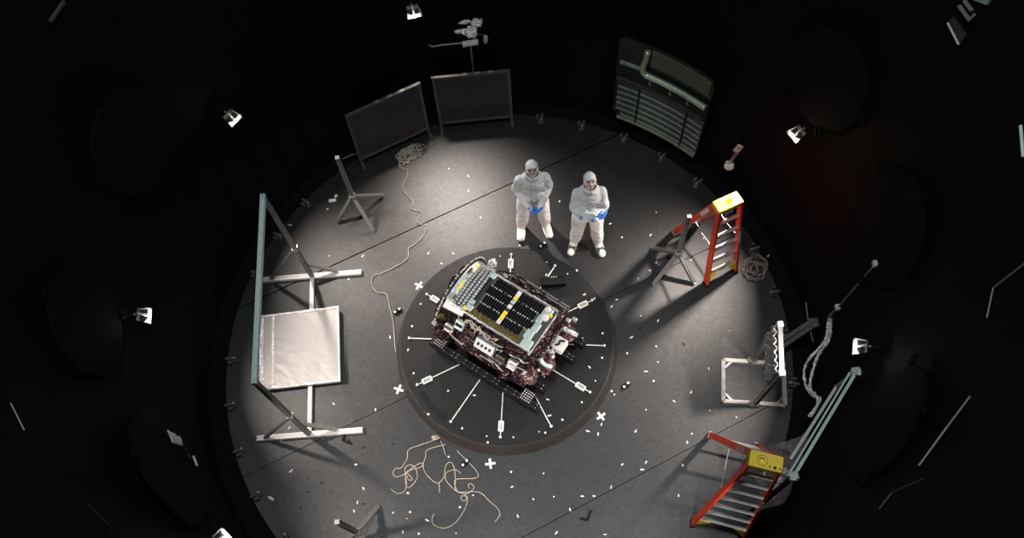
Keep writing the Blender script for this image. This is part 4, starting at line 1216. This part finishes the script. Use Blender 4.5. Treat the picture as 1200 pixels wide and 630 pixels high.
# ------------------------------------------------------------------ people
def capsule(mb, pts, rad, n=16):
    pts = [V(p) for p in pts]; rad = [(r, r) if not isinstance(r, tuple) else r for r in rad]
    k = len(pts); rings = []
    def ring(p, t, a, b):
        s = V((1, 0, 0)) - t * t.x
        s = s.normalized() if s.length > .2 else t.orthogonal().normalized()
        u = t.cross(s).normalized()
        return [p + s * (a * math.cos(j * 2 * PI / n)) + u * (b * math.sin(j * 2 * PI / n)) for j in range(n)]
    t0 = (pts[1] - pts[0]).normalized(); t1 = (pts[-1] - pts[-2]).normalized()
    a, b = rad[0]
    for th in (80, 50, 25): 
        f = math.radians(th); rings.append(ring(pts[0] - t0 * min(a, b) * math.sin(f), t0, a * math.cos(f), b * math.cos(f)))
    # resample with catmull on points and radii
    for i in range(k - 1):
        for q in range(5):
            t = q / 5
            p0, p1, p2, p3 = pts[max(i - 1, 0)], pts[i], pts[i + 1], pts[min(i + 2, k - 1)]
            f = lambda A, B, C_, D: .5 * ((2 * B) + (C_ - A) * t + (2 * A - 5 * B + 4 * C_ - D) * t * t + (3 * B - A - 3 * C_ + D) * t ** 3)
            pos = f(p0, p1, p2, p3)
            dv = .5 * ((p2 - p0) + (2 * p0 - 5 * p1 + 4 * p2 - p3) * 2 * t + (3 * p1 - p0 - 3 * p2 + p3) * 3 * t * t)
            tt_ = dv.normalized() if dv.length > 1e-6 else (p2 - p1).normalized()
            ra = rad[i][0] * (1 - t) + rad[i + 1][0] * t; rb = rad[i][1] * (1 - t) + rad[i + 1][1] * t
            rings.append(ring(pos, tt_, ra, rb))
    a, b = rad[-1]
    for th in (0, 25, 50, 80):
        f = math.radians(th); rings.append(ring(pts[-1] + t1 * min(a, b) * math.sin(f), t1, a * math.cos(f), b * math.cos(f)))
    mb.loft(rings); return mb

def remeshed(mb, name, material, parent, voxel, smooth=5):
    o = mb.build(name + '_raw', material, parent)
    md = o.modifiers.new('r', 'REMESH'); md.mode = 'VOXEL'; md.voxel_size = voxel
    if smooth:
        ms = o.modifiers.new('s', 'SMOOTH'); ms.factor = .5; ms.iterations = smooth
    dg = bpy.context.evaluated_depsgraph_get(); dg.update()
    me = bpy.data.meshes.new_from_object(o.evaluated_get(dg))
    me.name = name
    for p in me.polygons: p.use_smooth = True
    if not me.materials: me.materials.append(material)
    n = bpy.data.objects.new(name, me); C.objects.link(n); n.parent = o.parent
    bpy.data.objects.remove(o)
    return n

def head_mesh(mb, T, s):
    nu, nv = 40, 30; rings = []
    for i in range(nv + 1):
        a = -PI / 2 + PI * (i + .05 * (i == 0) - .05 * (i == nv)) / nv
        row = []
        for j in range(nu):
            b = 2 * PI * j / nu
            d = V((math.cos(a) * math.cos(b), math.cos(a) * math.sin(b), math.sin(a)))
            p = V((d.x * .077, d.y * .097, d.z * .118))
            if p.z < 0: p.x *= 1 - .28 * (p.z / -.118) ** 1.5; p.y = p.y * (1 - .1 * (-p.z / .118)) - .004
            if d.y < 0:
                g = lambda x0, z0, sx, sz: math.exp(-((p.x - x0) / sx) ** 2 - ((p.z - z0) / sz) ** 2)
                dy = 0
                dy -= .024 * g(0, -.022, .013, .016) + .014 * g(0, .002, .009, .022)       # nose
                dy += .013 * (g(.031, .012, .017, .012) + g(-.031, .012, .017, .012))       # sockets
                dy -= .006 * (g(.03, .032, .022, .009) + g(-.03, .032, .022, .009))         # brow
                dy -= .008 * g(0, -.058, .022, .007) + .006 * g(0, -.068, .018, .006)        # lips
                dy -= .010 * g(0, -.097, .022, .016)                                        # chin
                dy -= .004 * (g(.042, -.02, .02, .02) + g(-.042, -.02, .02, .02))            # cheeks
                p.y += dy
            row.append(T(p * s))
        rings.append(row)
    mb.loft(rings)
    for sx in (-1, 1):
        mb.loft([[T(V((sx * (.076 + .008 * math.sin(q)), .012 + .018 * math.cos(c_) * math.cos(q), -.004 + .03 * math.sin(c_) * math.cos(q))) * s) for c_ in [k * 2 * PI / 10 for k in range(10)]] for q in (-1.2, 0, 1.2)])

def hand(mb, wrist, d, n, s, thumb, curl):
    """palm and five fingers; d = pointing direction, n = palm normal (fingers curl toward n), thumb = +1/-1 side"""
    d = V(d).normalized(); n = V(n); n = (n - d * n.dot(d)).normalized(); side = d.cross(n).normalized() * thumb
    w = V(wrist)
    capsule(mb, [w - d * .01, w + d * .045 * s, w + d * .085 * s], [(.026 * s, .018 * s), (.036 * s, .017 * s), (.038 * s, .015 * s)], 12)
    for k in range(4): 
        capsule(mb, [w + d * .03 * s + side * (.027 - .018 * k) * s * .6, w + d * .088 * s + side * (.027 - .018 * k) * s], [.014 * s, .012 * s], 8)
    for k, ln in enumerate((.072, .08, .074, .058)):
        base = w + d * (.088 - (.006 if k == 3 else 0)) * s + side * (.028 - .019 * k) * s
        pts = [base]; ang = curl * .35
        for f in (.42, .32, .26):
            ang += curl * .38
            pts.append(pts[-1] + (d * math.cos(ang) + n * math.sin(ang)) * ln * f * s)
        capsule(mb, pts, [.0098 * s, .0092 * s, .0085 * s, .0075 * s], 8)
    base = w + d * .025 * s + side * .028 * s
    p1 = base + (d * .55 + side * .7 + n * .25).normalized() * .04 * s
    p2 = p1 + (d * .85 + side * .15 + n * .4).normalized() * .03 * s
    p3 = p2 + (d * .85 - side * .1 + n * .5).normalized() * .024 * s
    capsule(mb, [base, p1, p2, p3], [.014 * s, .012 * s, .010 * s, .0085 * s], 8)

def person(loc, rotz, s, J, label, skin, straps, tilt, yaw, beard, lean=0.0):
    root = thing('person', label, 'person', loc, rotz, 'people in white coveralls')
    W4 = ROOTM[root.name]
    def W(p):
        p = V(p); p.y -= lean * max(0, p.z - .9)
        return W4 @ (p * s)
    def Wm(mb): mb.v = [W(v) for v in mb.v]; return mb
    hc = V((0, -.015, 1.655)); Rh = Matrix.Rotation(yaw, 3, 'Z') @ Matrix.Rotation(-tilt, 3, 'X')
    neck = V((0, 0, 1.54))
    T = lambda p: neck + Rh @ (p * .92 + V((0, -.015, .108)))
    sh, el, wr = J['sh'], J['el'], J['wr']
    hip = [(-.095, 0, .90), (.095, 0, .90)]; kn, an = J['kn'], J['an']
    # body
    mb = MB()
    capsule(mb, [(0, 0, .90), (0, 0, 1.05), (0, 0, 1.22), (0, 0, 1.38), (0, 0, 1.47)], [(.14, .1), (.13, .095), (.138, .1), (.145, .1), (.085, .07)])
    capsule(mb, [(0, 0, 1.44), T(V((0, .015, -.06)))], [.055, .052])
    head_mesh(mb, T, 1.0)
    for i in (0, 1):
        capsule(mb, [sh[i], el[i], wr[i]], [.055, .042, .028]); capsule(mb, [hip[i], kn[i], an[i]], [.078, .055, .042])
        dv = (V(wr[i]) - V(el[i])).normalized(); capsule(mb, [wr[i], V(wr[i]) + dv * .006], [(.022), (.018)])
        capsule(mb, [V(an[i]) + V((0, .03, -.045)), V(an[i]) + V(J['toe'][i]) * .8 + V((0, 0, -.05))], [.035, (.034, .024)])
    body = remeshed(Wm(mb), 'body', skin, root, .0065, 2)
    # trousers
    mb = MB()
    capsule(mb, [(0, 0, 1.0), (0, 0, .86)], [(.17, .125), (.165, .12)])
    for i in (0, 1):
        a = V(an[i]); capsule(mb, [hip[i], V(hip[i]).lerp(V(kn[i]), .5) , kn[i], V(kn[i]).lerp(a, .55), a + V((0, 0, .02))], [.105, .105, .088, .086, .072])
    remeshed(Wm(mb), 'trousers', M_SUIT, root, .012, 6)
    # smock with sleeves
    mb = MB()
    capsule(mb, [(0, 0, .93), (0, 0, 1.05), (0, 0, 1.2), (0, 0, 1.36), (0, .005, 1.455), (0, 0, 1.51)], [(.19, .16), (.175, .145), (.172, .14), (.178, .135), (.14, .105), (.07, .072)], 24)
    for i in (0, 1):
        capsule(mb, [sh[i], V(sh[i]).lerp(V(el[i]), .5), el[i], V(el[i]).lerp(V(wr[i]), .5), wr[i]], [.072, .068, .06, .053, .042])
    sm = remeshed(Wm(mb), 'smock', M_SMOCK, root, .010, 3)
    # placket, buttons and pocket on the smock
    mb = MB()
    for k in range(7):
        z = 1.03 + k * .062; mb.box((0.0, -.155 - .004 * math.sin(k), z), (.045, .012, .062), Matrix.Rotation(.05, 3, 'X'))
    Wm(mb).build('placket', M_SMOCK, sm)
    mb = MB(); mb.box((.1, -.142, 1.32), (.1, .012, .11), bev=.005); Wm(mb).build('pocket', M_SMOCK, sm)
    # hood: shell around the head with a face opening, and a yoke on the shoulders
    mb = MB(); nu, nv = 36, 26; idx = {}
    for i in range(nv + 1):
        a = -PI / 2 + PI * i / nv
        for j in range(nu):
            b = 2 * PI * j / nu
            d = V((math.cos(a) * math.cos(b), math.cos(a) * math.sin(b), math.sin(a)))
            p = V((d.x * .086, d.y * .106 + .002, d.z * .126 + .003))
            idx[i, j] = len(mb.v); mb.v.append(W(T(p)))
    for i in range(nv):
        for j in range(nu):
            a = -PI / 2 + PI * (i + .5) / nv; b = 2 * PI * (j + .5) / nu
            d = V((math.cos(a) * math.cos(b), math.cos(a) * math.sin(b), math.sin(a)))
            x, z = d.x * .086, d.z * .126
            lo = -.075 if beard else -.092
            hi = .052
            zc, hz = (hi + lo) / 2, (hi - lo) / 2
            if d.y < 0 and (x / .064) ** 4 + ((z - zc) / hz) ** 4 < 1: continue
            mb.f.append((idx[i, j], idx[i, (j + 1) % nu], idx[i + 1, (j + 1) % nu], idx[i + 1, j]))
    hood = mb.build('hood', mat('white_hood_cloth', (.88, .87, .87), .9, noise=.04, scale=30, bump=.3, bscale=14), root, smooth=True)
    sol = hood.modifiers.new('solid', 'SOLIDIFY'); sol.thickness = .006
    mb = MB()
    rr = [(.05, .08, .085), (.0, .077, .083), (-.045, .088, .09)]
    mb.loft([[V((a * math.cos(q), b * math.sin(q) + .0, 1.54 + z)) for q in [j * 2 * PI / 28 for j in range(28)]] for z, a, b in rr], cap=False)
    Wm(mb); o = mb.build('hood_yoke', M_SUIT, hood, smooth=True)
    sol = o.modifiers.new('solid', 'SOLIDIFY'); sol.thickness = .006
    mb = MB()
    pts = [W(T(V((.079 * math.cos(q), .098 * math.sin(q) + .002, .058 + .01 * math.sin(q))) * 1.0)) for q in [j * 2 * PI / 36 for j in range(36)]]
    rings = []
    mb.tube(pts + [pts[0]], .004, 6); mb.build('hood_seam', M_SMOCK, hood)
    # eyes and brows
    for sx in (-1, 1):
        mb = MB(); mb.ball(T(V((sx * .031, -.079, .012))), .0105, 12, 8); Wm(mb).build('eye', M_EYE, body)
        mb = MB(); mb.tube([T(V((sx * (.014 + .012 * k), -.0945 + .0035 * k * k * .9, .029 + .003 * math.sin(k)))) for k in range(4)], .0045, 6); Wm(mb).build('eyebrow', M_HAIR, body)
    mb = MB(); mb.tube([T(V((-.024 + .012 * k, -.1005 + .0022 * (k - 2) ** 2, -.0625))) for k in range(5)], .0028, 6); Wm(mb).build('mouth', mat('lips', (.33, .12, .1), .5, noise=.1), body)
    if beard:
        mb = MB(); n1 = 14; 
        rows = []
        for i in range(6):
            z = -.03 - .016 * i
            rows.append([T(V((.062 * (1 - .05 * i) * math.sin(q), -.109 * math.cos(q) * (1 - .02 * i) + .0, z))) for q in [(-1.15 + 2.3 * j / n1) for j in range(n1 + 1)]])
        mb.loft([r + [p + (p - T(V((0, 0, -.06)))) * .05 for p in reversed(r)] for r in rows])
        o = Wm(mb).build('face_mask', mat('pale_pink_mask', (.5, .42, .4), .8, noise=.1, scale=40), root); o['label'] = 'pale mask over the lower face'
    # gloves
    for i, H in enumerate(J['hands']):
        mb = MB(); hand(mb, *H)
        w = V(H[0]); d = V(H[1]).normalized()
        capsule(mb, [w - d * .045, w + d * .01], [.029, .027], 12)
        remeshed(Wm(mb), 'glove', M_GLOVE, root, .0045, 2)
    # shoe covers
    for i in (0, 1):
        a = V(an[i]); t = V(J['toe'][i]); mb = MB()
        z0 = V((0, 0, -a.z))
        capsule(mb, [a + V((0, .0, .05)), a + z0 + V((0, .01, .07))], [.07, .066])
        capsule(mb, [a + z0 + V((0, .035, .052)), a + z0 + t * .5 + V((0, 0, .056)), a + z0 + t + V((0, 0, .045))], [(.052, .05), (.058, .053), (.048, .042)])
        sc_ = remeshed(Wm(mb), 'shoe_cover', M_WHITE, root, .009, 5)
        mb = MB(); d = t.normalized(); sd_ = V((-d.y, d.x, 0))
        capsule(mb, [a + z0 + V((0, .045, .012)), a + z0 + t * .5 + V((0, 0, .012)), a + z0 + t * 1.03 + V((0, 0, .012))], [(.055, .01), (.06, .01), (.048, .01)])
        Wm(mb).build('sole', M_DARKG if straps else M_WHITE, sc_)
        if straps:
            for c1, c2 in ((.4, .95), (.95, .4), (.68, .68)):
                mb = MB(); pts = []
                for k in range(9):
                    q = PI * k / 8; f = c1 + (c2 - c1) * k / 8
                    pts.append(a + z0 + t * f + sd_ * (.068 * math.cos(q)) + V((0, 0, .03 + .094 * math.sin(q) * (1 - .25 * f))))
                mb.tube(pts, .007, 6); Wm(mb).build('strap', M_DARKG, sc_)
    return root

J1 = dict(sh=[(-.158, 0, 1.405), (.158, 0, 1.405)], el=[(-.208, .0, 1.13), (.208, .0, 1.13)], wr=[(-.065, -.235, .985), (.07, -.24, .985)],
          kn=[(-.135, -.03, .5), (.135, -.03, .5)], an=[(-.165, .02, .1), (.165, .02, .1)], toe=[(-.04, -.185, 0), (.04, -.185, 0)],
          hands=[((-.075, -.225, .975), (.9, -.25, -.42), (0, .9, -.6), 1, 1, 1.1), ((.085, -.235, .97), (-.95, -.25, -.25), (0, .9, -.6), 1, -1, 1.1)])
J1['hands'] = [((-.05, -.245, .965), (.5, -.12, -.85), (.6, .6, -.1), 1.05, 1, 1.6), ((.05, -.262, .962), (-.6, -.1, -.78), (-.5, .7, -.1), 1.05, -1, 1.6)]
p1 = at(625.5, 267)
person((p1.x, p1.y - .0, 0), .03, 1.75 / 1.78, J1, 'person in white coveralls on the left, hands clasped in front, wearing blue gloves', M_SKIN, False, math.radians(27), .0, True, .13)
J2 = dict(sh=[(-.148, 0, 1.405), (.148, 0, 1.405)], el=[(-.188, -.08, 1.14), (.188, -.08, 1.14)], wr=[(.06, -.29, 1.225), (-.10, -.27, 1.135)],
          kn=[(-.125, -.03, .5), (.125, -.03, .5)], an=[(-.15, .02, .1), (.16, -.02, .1)], toe=[(-.075, -.175, 0), (.045, -.19, 0)],
          hands=[((.07, -.288, 1.23), (.93, .22, .16), (.2, .9, -.1), 1, 1, .6), ((-.11, -.195, 1.15), (-.1, 1, .05), (.5, .5, .1), .8, -1, .3)])
p2 = at(686.5, 285)
person((p2.x, p2.y, 0), -.02, 1.75 / 1.78, J2, 'person in white coveralls on the right with arms crossed and black strapped shoe covers', M_SKIN2, True, math.radians(30), .05, False, .05)

# ------------------------------------------------------------------ view, world
sc_ = bpy.context.scene
w = bpy.data.worlds.new('world'); sc_.world = w; w.use_nodes = True
w.node_tree.nodes['Background'].inputs['Color'].default_value = (0, 0, 0, 1)
w.node_tree.nodes['Background'].inputs['Strength'].default_value = 0
sc_.view_settings.view_transform = 'Standard'
sc_.view_settings.look = 'None'
sc_.view_settings.exposure = 0.0
sc_.view_settings.gamma = 1.0
sc_.view_settings.use_curve_mapping = False
sc_.cycles.use_denoising = True
sc_.cycles.max_bounces = 6
